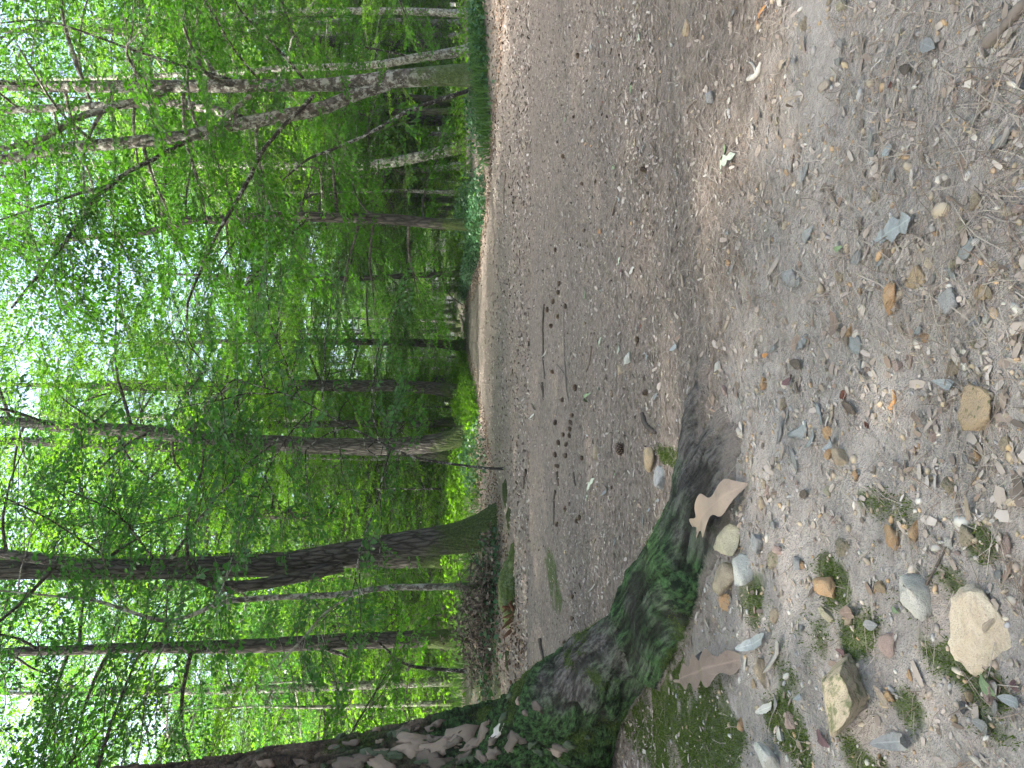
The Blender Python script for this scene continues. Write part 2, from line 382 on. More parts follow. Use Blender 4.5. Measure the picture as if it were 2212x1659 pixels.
PXM0 = 1.0 / FPX
# ------------------------------------------------------------------ ground sheet
def graded(lo, hi, step, out_lo, out_hi, ratio=1.09):
    a = list(np.arange(lo, hi + 1e-6, step)); s = step; x = hi
    while x < out_hi: s *= ratio; x += s; a.append(x)
    s = step; x = lo; pre = []
    while x > out_lo: s *= ratio; x -= s; pre.append(x)
    return np.array(pre[::-1] + a)
gx = graded(-1.9, 2.2, .0165, -400, 400); gy = graded(.55, 3.8, .0165, -60, 600)
GX, GY = np.meshgrid(gx, gy)
GZ = H(GX, GY)
MOSS_SPOTS = []
for u, v, ru, rv, k in [(1430, 1480, 90, 130, 1.05), (1560, 1560, 90, 110, 1.05), (1400, 1600, 90, 80, 1.1), (1700, 1590, 70, 80, .9), (1800, 1270, 60, 70, .95), (1860, 1380, 80, 90, 1.0), (1930, 1500, 70, 70, 1.0), (1830, 1620, 70, 60, .95), (2090, 1450, 110, 80, .9), (2000, 1400, 60, 50, .8), (2150, 1600, 90, 70, .6), (2030, 1250, 60, 50, .75), (1920, 1100, 60, 60, .7), (1455, 985, 40, 25, .95), (2120, 1180, 60, 50, .6), (1750, 1420, 170, 170, .42), (1950, 1250, 150, 160, .40), (2120, 1420, 110, 130, .45), (1480, 1540, 150, 110, .5)]:
    p, t = gp(u, v); q, _ = gp(u - ru, v); MOSS_SPOTS.append((p[0], p[1], rv * PXM0 * t, abs(q[1] - p[1]), k))
def moss_mask(x, y):
    """where moss grows on the near ground, by the pine's foot and along the left verge"""
    x = np.asarray(x, float); y = np.asarray(y, float)
    a = np.zeros(np.broadcast(x, y).shape)
    for cx, cy, sx, sy, k in MOSS_SPOTS: a = np.maximum(a, k * np.exp(-((x - cx) / sx) ** 2 - ((y - cy) / sy) ** 2))
    a = np.maximum(a, .85 * np.exp(-((x + 1.25) / .18) ** 2 - ((y - 4.6) / .5) ** 2))
    a = np.maximum(a, .8 * np.exp(-((x + 2.2) / .5) ** 2 - ((y - 8.4) / .8) ** 2))
    a = np.maximum(a, .55 * sstep(.0, 1.5, left_edge(y) - x) * sstep(5, 9, y))
    return a
def litter_mask(x, y):
    x = np.asarray(x, float); y = np.asarray(y, float)
    near = sstep(1.15, 2.1, y + .22 * x) * .80 + .25 * sstep(.0, .9, x) + .2 * sstep(6, 14, y) 
    bare = np.exp(-(((x - .58) / .17) ** 2 + ((y - 1.22) / .08) ** 2) ** 2)
    return np.clip(near + .35 * sstep(-.6, .6, x - right_edge(y)) + .3 * sstep(-.4, .6, left_edge(y) - x) - bare, 0, 1)
ni, nj = len(gy), len(gx)
idx = np.arange(ni * nj).reshape(ni, nj)
GQ = np.stack([idx[:-1, :-1], idx[:-1, 1:], idx[1:, 1:], idx[1:, :-1]], -1).reshape(-1, 4)
mk = moss_mask(GX, GY).ravel(); mk = np.clip(mk * .92 + sstep(.08, .3, mk) * (.38 * vnoise(P3(GX * 7, GY * 7), 31) + .3 * vnoise(P3(GX * 23, GY * 23), 32)), 0, 1)
g_me = make_mesh('ground', np.stack([GX.ravel(), GY.ravel(), GZ.ravel()], 1), GQ, smooth=True, mats=[M_GROUND],
                 attrs={'moss': mk, 'litter': litter_mask(GX, GY).ravel(), 'bare': np.zeros(ni * nj)})
tag(link('ground', g_me), kind='structure')

# ------------------------------------------------------------------ foliage templates
def leaf_shapes(n, L, wr=.58, seed=0):
    """n leaves in local frame: length along +X, normal +Z, two folded quads each"""
    r = np.random.default_rng(seed); ln = L * r.uniform(.75, 1.2, n); w = ln * wr * .5 * r.uniform(.85, 1.15, n); f = w * r.uniform(.1, .5, n); d = ln * r.uniform(.0, .22, n)
    z = np.zeros(n)
    V = np.stack([np.stack([z, z, z], 1), np.stack([.32 * ln, w, f], 1), np.stack([.68 * ln, w * .82, f - d * .3], 1), np.stack([ln, z, -d], 1),
                  np.stack([.68 * ln, -w * .82, f - d * .3], 1), np.stack([.32 * ln, -w, f], 1)], 1)
    return V
LEAFQ = np.array([[0, 3, 2, 1], [0, 5, 4, 3]])
def leaf_diamonds(n, L, wr=.62, seed=0):
    r = np.random.default_rng(seed); ln = L * r.uniform(.75, 1.2, n); w = ln * wr * .5 * r.uniform(.85, 1.15, n); f = w * r.uniform(.1, .5, n); d = ln * r.uniform(.0, .2, n); z = np.zeros(n)
    return np.stack([np.stack([z, z, z], 1), np.stack([.45 * ln, w, f], 1), np.stack([ln, z, -d], 1), np.stack([.45 * ln, -w, f], 1)], 1)
DIAQ = np.array([[0, 3, 2, 1]])
def rotm(ax, ang):
    """batch rotation matrices about axis 0/1/2"""
    c, s = np.cos(ang), np.sin(ang); M = np.zeros((len(ang), 3, 3)); M[:, ax, ax] = 1
    a, b = [(1, 2), (2, 0), (0, 1)][ax]; M[:, a, a] = c; M[:, b, b] = c; M[:, a, b] = -s; M[:, b, a] = s
    return M
def make_spray(seed, length=.8, nside=5, per=6, L=.072, fine=True):
    r = np.random.default_rng(seed); pos = []; yaw = []
    tw = []
    main = np.array([[0, 0, 0], [length * .5, r.normal(0, .03), r.normal(0, .02)], [length, r.normal(0, .05), -.06 * length]])
    tw.append((main, .005))
    for i in range(nside):
        t = (i + .6) / (nside + .3); s = 1 if i % 2 else -1; p0 = np.array([length * t, 0, -.03 * t]); a = s * r.uniform(.65, 1.0)
        l = length * (.55 - .32 * t) * r.uniform(.8, 1.2); p1 = p0 + l * np.array([math.cos(a), math.sin(a), r.uniform(-.25, .05)]); tw.append((np.array([p0, p1]), .003))
        for k in range(per):
            q = (k + .7) / per; ss = 1 if k % 2 else -1; pos.append(p0 * (1 - q) + p1 * q); yaw.append(a + ss * r.uniform(.5, 1.1) * (1 - .6 * (k == per - 1)))
    for k in range(7):
        q = (k + .5) / 7; ss = 1 if k % 2 else -1; pos.append(main[0] * (1 - q) + main[2] * q); yaw.append(ss * r.uniform(.5, 1.1) * (k < 6))
    pos = np.array(pos); yaw = np.array(yaw); n = len(pos)
    LV = leaf_shapes(n, L, seed=seed + 1) if fine else leaf_diamonds(n, L, seed=seed + 1); LQ = LEAFQ if fine else DIAQ
    M = np.einsum('nij,njk,nkl->nil', rotm(2, yaw), rotm(1, r.normal(.22, .3, n)), rotm(0, r.normal(0, .5, n)))
    V = np.einsum('nij,nvj->nvi', M, LV) + pos[:, None]
    lv = V.reshape(-1, 3); lq = (np.arange(n)[:, None, None] * LV.shape[1] + LQ[None]).reshape(-1, 4)
    tv = []; tq = []; c = 0
    for P, rad in tw:
        v, q, _ = tube(P, np.linspace(rad, rad * .4, len(P)), 3, cap=False); tv.append(v); tq.append(q + c); c += len(v)
    return lv, lq, np.concatenate(tv), np.concatenate(tq)
SPRAYS = [make_spray(100 + i, .85, 6, 7, .084, False) for i in range(5)]
SPRAYS_NEAR = [make_spray(200 + i, .75, 6, 6, .070) for i in range(4)]
def bake_sprays(pos, direction, up, scale, mb, tmpl, seed=0):
    r = np.random.default_rng(seed); pos = np.asarray(pos); X = nrm(np.asarray(direction)); Zt = np.asarray(up)
    Y = nrm(np.cross(Zt, X)); Z = np.cross(X, Y); M = np.stack([X, Y, Z], 2) * np.asarray(scale)[:, None, None]
    pick = r.integers(0, len(tmpl), len(pos))
    for k, (lv, lq, tv, tq) in enumerate(tmpl):
        s = pick == k
        if not s.any(): continue
        for vv, qq, mi in ((lv, lq, 0), (tv, tq, 1)):
            V = np.einsum('nij,vj->nvi', M[s], vv) + pos[s][:, None]; n = s.sum()
            mb.add(V.reshape(-1, 3), (np.arange(n)[:, None, None] * len(vv) + qq[None]).reshape(-1, 4), mi=mi)

def grow_limbs(axis, rad, z0, z1, n, length, seed, rise=.5, dens=1.0, side=None, tmpl=SPRAYS, leafscale=1.0, step=.34, skip_low=0.0):
    """limbs leaving the trunk axis, side branches and leaf sprays. returns (limb MB, crown MB)"""
    r = np.random.default_rng(seed); lm = MB(); cr = MB(); sp, sd, su, ss = [], [], [], []
    zs = axis[:, 2]; az = r.uniform(0, 6.28)
    for i in range(n):
        z = z0 + (z1 - z0) * ((i + r.uniform(0, .9)) / n) ; j = np.searchsorted(zs, z); j = min(max(j, 1), len(axis) - 1)
        t = (z - zs[j - 1]) / max(zs[j] - zs[j - 1], 1e-6); p = axis[j - 1] * (1 - t) + axis[j] * t; rr = rad[j - 1] * (1 - t) + rad[j] * t
        az += 2.4 + r.normal(0, .35)
        a = az
        if side is not None and r.random() < .8: a = side + r.normal(0, .9)
        hf = (z - z0) / max(z1 - z0, .1); L = length * (1.05 - .62 * hf ** 1.6) * r.uniform(.7, 1.2)
        el = rise * (.35 + .9 * hf) + r.normal(0, .12)
        k = 7; pts = [p]; d = np.array([math.cos(a) * math.cos(el), math.sin(a) * math.cos(el), math.sin(el)])
        for q in range(k - 1):
            d = nrm(d + np.array([r.normal(0, .12), r.normal(0, .12), -.10 * rise * (q < 5) + r.normal(0, .07) - .05 * (1 - hf)]))
            pts.append(pts[-1] + d * L / (k - 1))
        pts = np.array(pts); R0 = max(min(rr * .42, .008 + L * .011), .010)
        lm.add(*tube(spline(pts, 10), np.linspace(R0, .006, 10), 5))
        nb = max(3, int(L * 2.5 * dens))
        for bq in range(nb):
            t = .22 + .78 * (bq + r.uniform(.1, .9)) / nb; x = t * (k - 1); i0 = min(int(x), k - 2); p0 = pts[i0] + (pts[i0 + 1] - pts[i0]) * (x - i0)
            dd = nrm(pts[i0 + 1] - pts[i0]); sg = 1 if bq % 2 else -1; ang = sg * r.uniform(.6, 1.15)
            hd = np.array([dd[0] * math.cos(ang) - dd[1] * math.sin(ang), dd[0] * math.sin(ang) + dd[1] * math.cos(ang), dd[2] * .4 + r.normal(-.08, .14)])
            hd = nrm(hd); l2 = L * (.5 - .3 * t) * r.uniform(.7, 1.25) + .25
            p1 = p0 + hd * l2 + np.array([0, 0, -.05 * l2]); lm.add(*tube(np.array([p0, (p0 + p1) / 2 + r.normal(0, .03, 3), p1]), [.008, .006, .003], 3, cap=False)[:2])
            m = max(1, int(l2 / step))
            for s_ in range(m):
                q = (s_ + r.uniform(.3, 1)) / m; g = 1 if s_ % 2 else -1; an = g * r.uniform(.2, .9)
                sp.append(p0 + (p1 - p0) * q); sd.append([hd[0] * math.cos(an) - hd[1] * math.sin(an), hd[0] * math.sin(an) + hd[1] * math.cos(an), hd[2] * .5 + r.normal(-.12, .16)])
                su.append([r.normal(0, .28), r.normal(0, .28), 1]); ss.append(r.uniform(.75, 1.2) * leafscale)
        sp.append(pts[-1]); sd.append(d); su.append([0, 0, 1]); ss.append(leafscale)
    bake_sprays(sp, sd, su, ss, cr, tmpl, seed + 9)
    return lm, cr
def widen(axis, rad, k, rough, seed, flare=0.0):
    P = spline(np.asarray(axis), max(14, len(axis) * 5)); R = np.interp(np.linspace(0, 1, len(P)), np.linspace(0, 1, len(rad)), rad)
    return tube(P, R, k, rough, seed)

# ------------------------------------------------------------------ traced trees
PXM = 1.0 / FPX
def traced_axis(trace, D, top, lean=(0, 0)):
    """trace: (u, v, width px) from base to top, all on a vertical plane at depth D; extended upward to `top` metres"""
    pts = [at(u, v, D) for u, v, w in trace]; rad = [w * .5 * D * PXM for u, v, w in trace]
    b = pts[0].copy(); b[2] = Hs(b[0], b[1]) - .12; 
    if pts[0][2] > b[2] + .15: pts.insert(0, b); rad.insert(0, rad[0] * 1.06)
    else: pts[0] = b
    last = pts[-1]; d = nrm(pts[-1] - pts[-2]); d = nrm(np.array([d[0] * .5 + lean[0], lean[1], 1.0]))
    if last[2] < top:
        r0 = rad[-1]; n = max(2, int((top - last[2]) / 2.2)); r = np.random.default_rng(int(abs(last[0] * 1000)) + 3)
        for i in range(1, n + 1):
            last = last + d * (top - pts[-1][2]) / (n - i + 1) * 1.0 + np.array([r.normal(0, .08), r.normal(0, .08), 0]); pts.append(last.copy()); rad.append(r0 * (1 - .88 * i / n))
    return np.array(pts), np.array(rad)
TREES = {}
def traced_tree(name, label, trace, D, top=17, mat=M_OAK, leaf=M_LEAF, limbs=(3.0, 16, 22, 3.2), seed=1, flare=1.35, stems=(), branches=(), group=None, rough=.10, side=None, k=14, dens=1.0, ls=1.0, tmpl=SPRAYS, rise=.5, cat='tree'):
    ax, rd = traced_axis(trace, D, top)
    org = ax[0].copy(); org[2] += .12
    T = thing(name, label, cat, org, group)
    A = spline(ax, 50); R = np.interp(np.linspace(0, 1, 50), np.concatenate([[0], np.cumsum(np.linalg.norm(np.diff(ax, axis=0), axis=1))]) / np.linalg.norm(np.diff(ax, axis=0), axis=1).sum(), rd)
    hgt = A[:, 2] - org[2]; R = R * (1 + (flare - 1) * np.exp(-np.maximum(hgt, 0) / .28))
    mb = MB(); mb.add(*tube(A, R, k, rough, seed))
    link('trunk', mb.mesh('trunk', [mat], True, org), T)
    if limbs[2] == 0: return T
    lm, cr = grow_limbs(A, R, limbs[0], min(limbs[1], top - .5), int(limbs[2] * 1.2), limbs[3] * 1.08, seed + 50, rise, dens, side, tmpl, ls)
    for st in stems:                                     # big secondary stems, traced too
        sx = np.array([at(u, v, D + dz) for u, v, w, dz in st]); sr = np.array([w * .5 * D * PXM for u, v, w, dz in st])
        e = sx[-1]; d = nrm(sx[-1] - sx[-2]); n2 = 3
        if e[2] < top - 3:
            sx = np.concatenate([sx, [e + d * 2 + np.array([0, 0, .5]), e + d * 3.5 + np.array([0, 0, 1.5])]]); sr = np.concatenate([sr, [sr[-1] * .6, sr[-1] * .25]])
        S = spline(sx, 30); SR = np.interp(np.linspace(0, 1, 30), np.linspace(0, 1, len(sr)), sr)
        m2 = MB(); m2.add(*tube(S, SR, 10, rough, seed + 3)); link('stem', m2.mesh('stem', [mat], True, org), T)
        l2, c2 = grow_limbs(S, SR, S[0][2] + 1.5, S[-1][2] - .2, 9, limbs[3] * .7, seed + 77, rise, dens, side, tmpl, ls)
        for a, b in ((lm, l2), (cr, c2)):
            for V, Q, mq in zip([np.concatenate(b.V)], [np.concatenate(b.Q)], [np.concatenate(b.mq)]): a.V.append(V); a.Q.append(Q + a.n); a.mq.append(mq); a.n += len(V)
    for bi, br in enumerate(branches):                   # traced thin branches
        pts = np.array([at(u, v, D + dz) for u, v, w, dz in br['p']]); rr = [max(w * .5 * D * PXM, .006) for u, v, w, dz in br['p']]
        S = spline(pts, 22); w = vnoise(S * 2.2, seed + bi)[:, None] * .05 * np.sin(np.linspace(0, math.pi, 22))[:, None]; S = S + w * np.array([.6, .6, 1])
        m2 = MB(); m2.add(*tube(S, np.interp(np.linspace(0, 1, 22), np.linspace(0, 1, len(rr)), rr), 6, .12, bi)); link('branch', m2.mesh('branch', [br.get('m', M_BRANCH)], True, org), T)
        r = np.random.default_rng(seed + bi * 7 + 1); sp, sd, su, ss = [], [], [], []
        for q in range(int(br.get('n', 26))):
            i0 = int(r.uniform(br.get('from', .35), 1) * 20); dd = nrm(S[i0 + 1] - S[i0]); an = r.choice([-1, 1]) * r.uniform(.4, 1.3)
            hd = nrm(np.array([dd[0] * math.cos(an) - r.normal(0, .7), r.normal(0, .9), r.normal(-.12, .22)]))
            l2 = r.uniform(.1, 1.0); p1 = S[i0] + hd * l2
            lm.add(*tube(np.array([S[i0], p1]), [.006, .003], 3, cap=False)[:2])
            sp.append(p1); sd.append(hd + r.normal(0, .2, 3)); su.append([r.normal(0, .3), r.normal(0, .3), 1]); ss.append(r.uniform(.75, 1.15) * ls)
        if sp: bake_sprays(sp, sd, su, ss, cr, tmpl, seed + bi)
    link('limbs', lm.mesh('limbs', [mat if mat is not M_OAK else M_DARKBARK], True, org), T)
    link('crown', cr.mesh('crown', [leaf, M_TWIG], False, org), T)
    TREES[label] = T
    return T

traced_tree('beech_tree', 'tall forked beech with pale lichen patches on grey bark, mossy foot in ivy',
    [(1062, 163, 46), (1030, 163, 42), (950, 164, 40), (870, 169, 38), (800, 176, 34), (720, 182, 28), (650, 184, 26), (450, 186, 26), (200, 187, 24), (0, 184, 21)], 12.8, 17, M_BEECH, M_LEAF, (4.0, 16, 24, 3.0), 11, 1.3,
    stems=[[(840, 182, 26, .0), (770, 203, 27, .0), (700, 232, 26, -.1), (600, 253, 24, -.2), (500, 272, 24, -.3), (410, 293, 22, -.4), (250, 310, 21, -.5), (125, 322, 19, -.5), (0, 347, 17, -.6)],
           [(520, 258, 20, -.25), (470, 240, 19, .1), (420, 230, 18, .3), (350, 222, 16, .5), (200, 230, 15, .7), (0, 238, 12, .9)],
           [(365, 197, 14, 0), (250, 230, 14, -.3), (165, 256, 12, -.5), (90, 300, 10, -.7), (0, 322, 8, -.9)]],
    branches=[{'p': [(678, 206, 9, -.1), (590, 300, 8, -.8), (500, 450, 7, -1.8), (410, 640, 5, -2.6), (405, 712, 3, -2.9)], 'n': 40},
              {'p': [(412, 300, 10, -.4), (240, 400, 9, -1.2), (130, 540, 7, -2.0), (25, 665, 4, -2.6)], 'n': 44},
              {'p': [(240, 400, 6, -1.2), (150, 425, 5, -1.4), (0, 475, 3, -1.8)], 'n': 16},
              {'p': [(1022, 192, 9, -.2), (925, 225, 8, -.5), (825, 270, 7, -.8), (740, 315, 6, -1), (670, 340, 5, -1.1), (610, 390, 3, -1.3)], 'n': 12, 'from': .55},
              {'p': [(540, 208, 11, 0), (490, 255, 9, -.4), (445, 300, 7, -.7)], 'n': 8, 'm': M_PALEBRANCH},
              {'p': [(558, 172, 6, 0), (500, 95, 5, -.3), (440, 0, 4, -.8)], 'n': 26},
              {'p': [(655, 170, 6, 0), (590, 95, 5, -.5), (525, 30, 4, -1), (500, -20, 3, -1.3)], 'n': 26},
              {'p': [(500, 172, 6, 0), (320, 120, 5, -.5), (210, 80, 5, -.9), (95, 45, 4, -1.2), (0, 50, 3, -1.5)], 'n': 30}])
traced_tree('curved_tree', 'slender curved pale-footed tree right behind the forked beech',
    [(1033, 103, 22), (1000, 110, 20), (950, 118, 19), (895, 126, 18), (825, 138, 16), (770, 143, 15), (700, 145, 14), (600, 148, 13), (525, 155, 12), (300, 165, 9)], 19.5, 15, M_PALEBRANCH, M_LEAF3, (4.5, 14, 14, 3.0), 12,
    branches=[{'p': [(885, 122, 5, 0), (820, 108, 4, -.3), (745, 94, 3, -.6)], 'n': 6}])
traced_tree('leaning_tree', 'grey mottled tree leaning left at far right verge, between forked beech and dark hornbeam',
    [(1024, 312, 26), (980, 322, 24), (900, 340, 22), (825, 354, 20), (750, 358, 19), (600, 358, 17), (450, 356, 14)], 23.5, 16, M_GREYBARK, M_LEAF, (2.5, 15, 22, 3.2), 13, side=1.3)
traced_tree('short_lit_tree', 'thin straight sunlit trunk just left of the leaning grey tree',
    [(1022, 358, 17), (950, 362, 15), (870, 371, 13), (700, 372, 12), (500, 375, 9)], 26, 13, M_PALEBRANCH, M_LEAF, (2.8, 12, 14, 2.8), 14, side=1.3)
traced_tree('hornbeam_tree', 'dark mottled hornbeam on the right path edge with dense low foliage',
    [(1045, 488, 27), (1000, 485, 24), (950, 484, 23), (850, 474, 22), (725, 470, 21), (600, 468, 20), (450, 475, 18), (405, 476, 17), (325, 500, 14), (200, 512, 12)], 16.6, 14, M_DARKBARK, M_LEAF, (1.1, 13, 28, 3.0), 15, 1.3, dens=1.2, side=1.3,
    branches=[{'p': [(655, 478, 9, 0), (580, 565, 7, -.5), (525, 625, 5, -.9)], 'n': 40, 'from': .2}, {'p': [(700, 468, 7, 0), (690, 372, 5, -.6), (650, 360, 3, -.8)], 'n': 14}])
traced_tree('edge_tree', 'thin dark trunk half hidden in foliage at right path bend',
    [(1022, 590, 14), (900, 595, 12), (750, 602, 11), (650, 600, 10), (500, 596, 8)], 27, 13, M_DARKBARK, M_LEAF, (.8, 12, 25, 3.4), 16, dens=1.2, side=1.2)
traced_tree('bend_tree', 'straight dark trunk beside the path where it disappears, left side',
    [(1004, 747, 22), (960, 744, 18), (925, 741, 17), (825, 739, 15), (700, 738, 14), (500, 738, 11)], 31, 16, M_OAK, M_LEAF, (2.2, 15, 22, 3.2), 17, 1.6)
traced_tree('flared_oak', 'straight oak with flared foot and yellow lichen band in grass left of the path',
    [(1008, 853, 34), (985, 845, 29), (930, 838, 27), (850, 833, 26), (760, 834, 25), (600, 832, 23), (450, 834, 20), (300, 836, 17)], 25.5, 17, M_OAK, M_LEAF3, (4.8, 16, 26, 3.4), 18, 1.5)
traced_tree('furrowed_oak', 'tall furrowed oak with outswept foot on left path edge',
    [(1040, 925, 52), (1015, 935, 45), (975, 950, 42), (900, 962, 38), (750, 964, 34), (600, 957, 31), (450, 947, 28), (300, 932, 27), (150, 924, 23), (0, 909, 20)], 18, 18, M_OAK, M_LEAF3, (6.0, 17, 25, 3.3), 19, 1.25,
    branches=[{'p': [(470, 948, 8, 0), (440, 880, 7, .3), (520, 820, 5, .8)], 'n': 10, 'm': M_PALEBRANCH}])
traced_tree('burr_oak', 'oak stem with a knobbly burr standing close behind the furrowed oak',
    [(1020, 985, 30), (900, 975, 26), (700, 970, 24), (500, 964, 24), (395, 965, 23), (250, 962, 21), (100, 955, 19), (0, 952, 17)], 23, 18, M_OAK, M_LEAF3, (6, 17, 16, 3.0), 20)
traced_tree('slim_grey_tree', 'slim pale grey trunk right of the furrowed oak, farther back',
    [(1010, 908, 14), (800, 907, 13), (500, 902, 12), (250, 899, 11), (100, 895, 9)], 34, 19, M_GREYBARK, M_LEAF3, (4, 18, 18, 3.2), 21)
traced_tree('leaning_oak', 'thick dark oak leaning left, ivy and moss on its broad foot',
    [(1078, 1135, 92), (1040, 1150, 76), (1000, 1160, 66), (950, 1168, 60), (900, 1172, 55), (800, 1187, 52), (700, 1205, 50), (600, 1219, 49), (450, 1224, 45), (300, 1229, 43), (150, 1229, 43), (0, 1231, 41)], 10.6, 17, M_OAK, M_LEAF2, (6.8, 16.5, 20, 3.2), 22, 1.15, tmpl=SPRAYS_NEAR, k=20,
    stems=[[(740, 1222, 26, -.1), (640, 1247, 23, -.25), (560, 1262, 22, -.3), (480, 1268, 21, -.4), (433, 1246, 21, -.5), (349, 1240, 19, -.5), (209, 1223, 18, -.5), (80, 1206, 17, -.4), (0, 1196, 15, -.3)]],
    branches=[{'p': [(365, 1214, 7, -.1), (440, 1109, 6, -.8), (520, 1020, 4, -1.4), (605, 944, 3, -1.8)], 'n': 24, 'from': .3},
              {'p': [(330, 1205, 5, 0), (250, 1108, 4, -.8), (150, 1060, 3, -1.2)], 'n': 20},
              {'p': [(230, 1205, 5, 0), (120, 1130, 4, -1), (10, 1075, 3, -1.6)], 'n': 22}])
traced_tree('sinuous_sapling', 'thin winding grey sapling just left of the leaning oak',
    [(1061, 1266, 17), (918, 1268, 15), (828, 1270, 14), (737, 1284, 13), (591, 1291, 12), (486, 1300, 11), (430, 1322, 10), (352, 1341, 9), (216, 1300, 7), (150, 1291, 5)], 10.0, 8.4, M_GREYBARK, M_LEAF2, (3.2, 8, 9, 1.7), 23, 1.3, tmpl=SPRAYS_NEAR, k=8,
    branches=[{'p': [(793, 1272, 6, 0), (700, 1328, 5, -.2), (600, 1440, 4, -.5)], 'n': 16, 'm': M_PALEBRANCH}])
traced_tree('dark_oak', 'straight dark oak rising behind the brown brushwood heap',
    [(1000, 1381, 38), (940, 1380, 37), (850, 1382, 35), (700, 1387, 32), (500, 1397, 28), (300, 1399, 23), (150, 1404, 20), (0, 1410, 18)], 15.5, 17, M_DARKBARK, M_LEAF2, (5.2, 16, 18, 3.0), 24,
    branches=[{'p': [(690, 1397, 8, -.1), (730, 1410, 10, -.2), (752, 1420, 4, -.3)], 'n': 0}])
traced_tree('dead_bent_stem', 'thin dark bent dead stem left of the brushwood heap',
    [(1010, 1452, 9), (950, 1446, 8), (895, 1440, 8), (860, 1425, 6), (820, 1390, 5), (780, 1360, 3)], 12.5, 3.0, M_BRANCH, M_LEAF2, (1.8, 2.6, 0, .8), 25, 1.2, k=6)
traced_tree('slender_sapling', 'very thin sapling bowing right in front of the furrowed oak',
    [(1058, 1012, 6), (960, 1000, 6), (892, 987, 5), (830, 960, 5), (770, 930, 4), (720, 905, 3), (640, 860, 3)], 9.2, 4.2, M_BRANCH, M_LEAF2, (1.2, 4.0, 13, 1.5), 26, 1.2, tmpl=SPRAYS_NEAR, k=6, cat='sapling')
traced_tree('far_left_tree', 'dim grey trunk between the dark oak and the pine',
    [(1000, 1470, 20), (800, 1480, 18), (600, 1488, 16), (350, 1495, 14), (150, 1500, 11)], 20, 16, M_GREYBARK, M_LEAF2, (4.5, 15, 16, 3.0), 27)
for i, (v, w, D_, lab) in enumerate([(24, 16, 24, 'pale sunlit trunk at the far right edge behind the ivy'), (46, 15, 27, 'second pale trunk from the right edge, deep in the wood'), (72, 10, 31, 'thin pale stem left of the two pale edge trunks')]):
    traced_tree('pale_tree', lab, [(1020, v + 6, w), (850, v, w * .9), (650, v + 2, w * .8), (400, v + 12, w * .65)], D_, 15, M_PALEBRANCH, M_LEAF3, (3.5, 14, 10, 3.2), 30 + i, group='pale trunks at the right edge')
# trees reaching into the picture from beside it
def side_tree(name, label, x, y, top, mat, leaf, limbs, seed, r0=.2, side=None, tmpl=SPRAYS, dens=1.0, lean=(0, 0)):
    r = np.random.default_rng(seed); n = 9; z = np.linspace(0, top, n); gz = Hs(x, y)
    ax = np.stack([x + lean[0] * z + np.concatenate([[0], np.cumsum(r.normal(0, .05, n - 1))]), y + lean[1] * z + np.concatenate([[0], np.cumsum(r.normal(0, .05, n - 1))]), gz - .12 + z], 1)
    A = spline(ax, 40); R = r0 * (1 - .9 * np.linspace(0, 1, 40) ** 1.1) * (1 + .5 * np.exp(-np.linspace(0, top, 40) / .3)); org = np.array([x, y, gz])
    T = thing(name, label, 'tree', org); mb = MB(); mb.add(*tube(A, R, 12, .1, seed)); link('trunk', mb.mesh('trunk', [mat], True, org), T)
    lm, cr = grow_limbs(A, R, limbs[0], limbs[1], limbs[2], limbs[3], seed + 50, .45, dens, side, tmpl, 1.0, .40)
    link('limbs', lm.mesh('limbs', [M_DARKBARK], True, org), T); link('crown', cr.mesh('crown', [leaf, M_TWIG], False, org), T); return T
side_tree('hornbeam_tree', 'hornbeam left of the pine with leafy branches reaching over the path edge', -6.6, 8.2, 14, M_GREYBARK, M_LEAF2, (4.4, 13.5, 19, 3.6), 41, .16, -.2, SPRAYS_NEAR)
side_tree('beech_tree', 'beech outside right picture edge, leafy branches hanging in front of pale trunks', 9.2, 14, 15, M_BEECH, M_LEAF, (4.2, 14.5, 15, 3.6), 42, .18, 2.9)

# ------------------------------------------------------------------ background wood: a few templates, copied
def template_tree(seed, top, r0, z0, nl, ln, mat, leaf, dens=1.0, step=.37):
    r = np.random.default_rng(seed); n = 9; z = np.linspace(0, top, n)
    ax = np.stack([np.concatenate([[0], np.cumsum(r.normal(0, .035 * top / 8, n - 1))]), np.concatenate([[0], np.cumsum(r.normal(0, .035 * top / 8, n - 1))]), z - .15], 1)
    A = spline(ax, 30); R = r0 * (1 - .9 * np.linspace(0, 1, 30) ** 1.1) * (1 + .45 * np.exp(-np.linspace(0, top, 30) / .3)) + .004
    mb = MB(); mb.add(*tube(A, R, 9, .1, seed)); lm, cr = grow_limbs(A, R, z0, top - .3, nl, ln, seed + 50, .45, dens, step=step)
    return [('trunk', mb.mesh('trunk', [mat], True)), ('limbs', lm.mesh('limbs', [M_DARKBARK], True)), ('crown', cr.mesh('crown', [leaf, M_TWIG]))]
TALL = [template_tree(301, 19, .20, 4.5, 26, 3.4, M_OAK, M_LEAF3), template_tree(302, 17, .15, 3.0, 26, 3.2, M_GREYBARK, M_LEAF),
        template_tree(303, 21, .22, 6.0, 26, 3.6, M_DARKBARK, M_LEAF3), template_tree(304, 15, .11, 2.2, 26, 2.8, M_PALEBRANCH, M_LEAF), template_tree(305, 18, .17, 4.5, 26, 3.2, M_OAK, M_LEAF3)]
SAPL = [template_tree(311, 5.0, .035, .6, 18, 1.7, M_BRANCH, M_LEAF3, 1.3), template_tree(312, 3.4, .025, .35, 16, 1.3, M_BRANCH, M_LEAF, 1.5), template_tree(313, 7.5, .055, 1.0, 22, 2.1, M_GREYBARK, M_LEAF3, 1.1)]
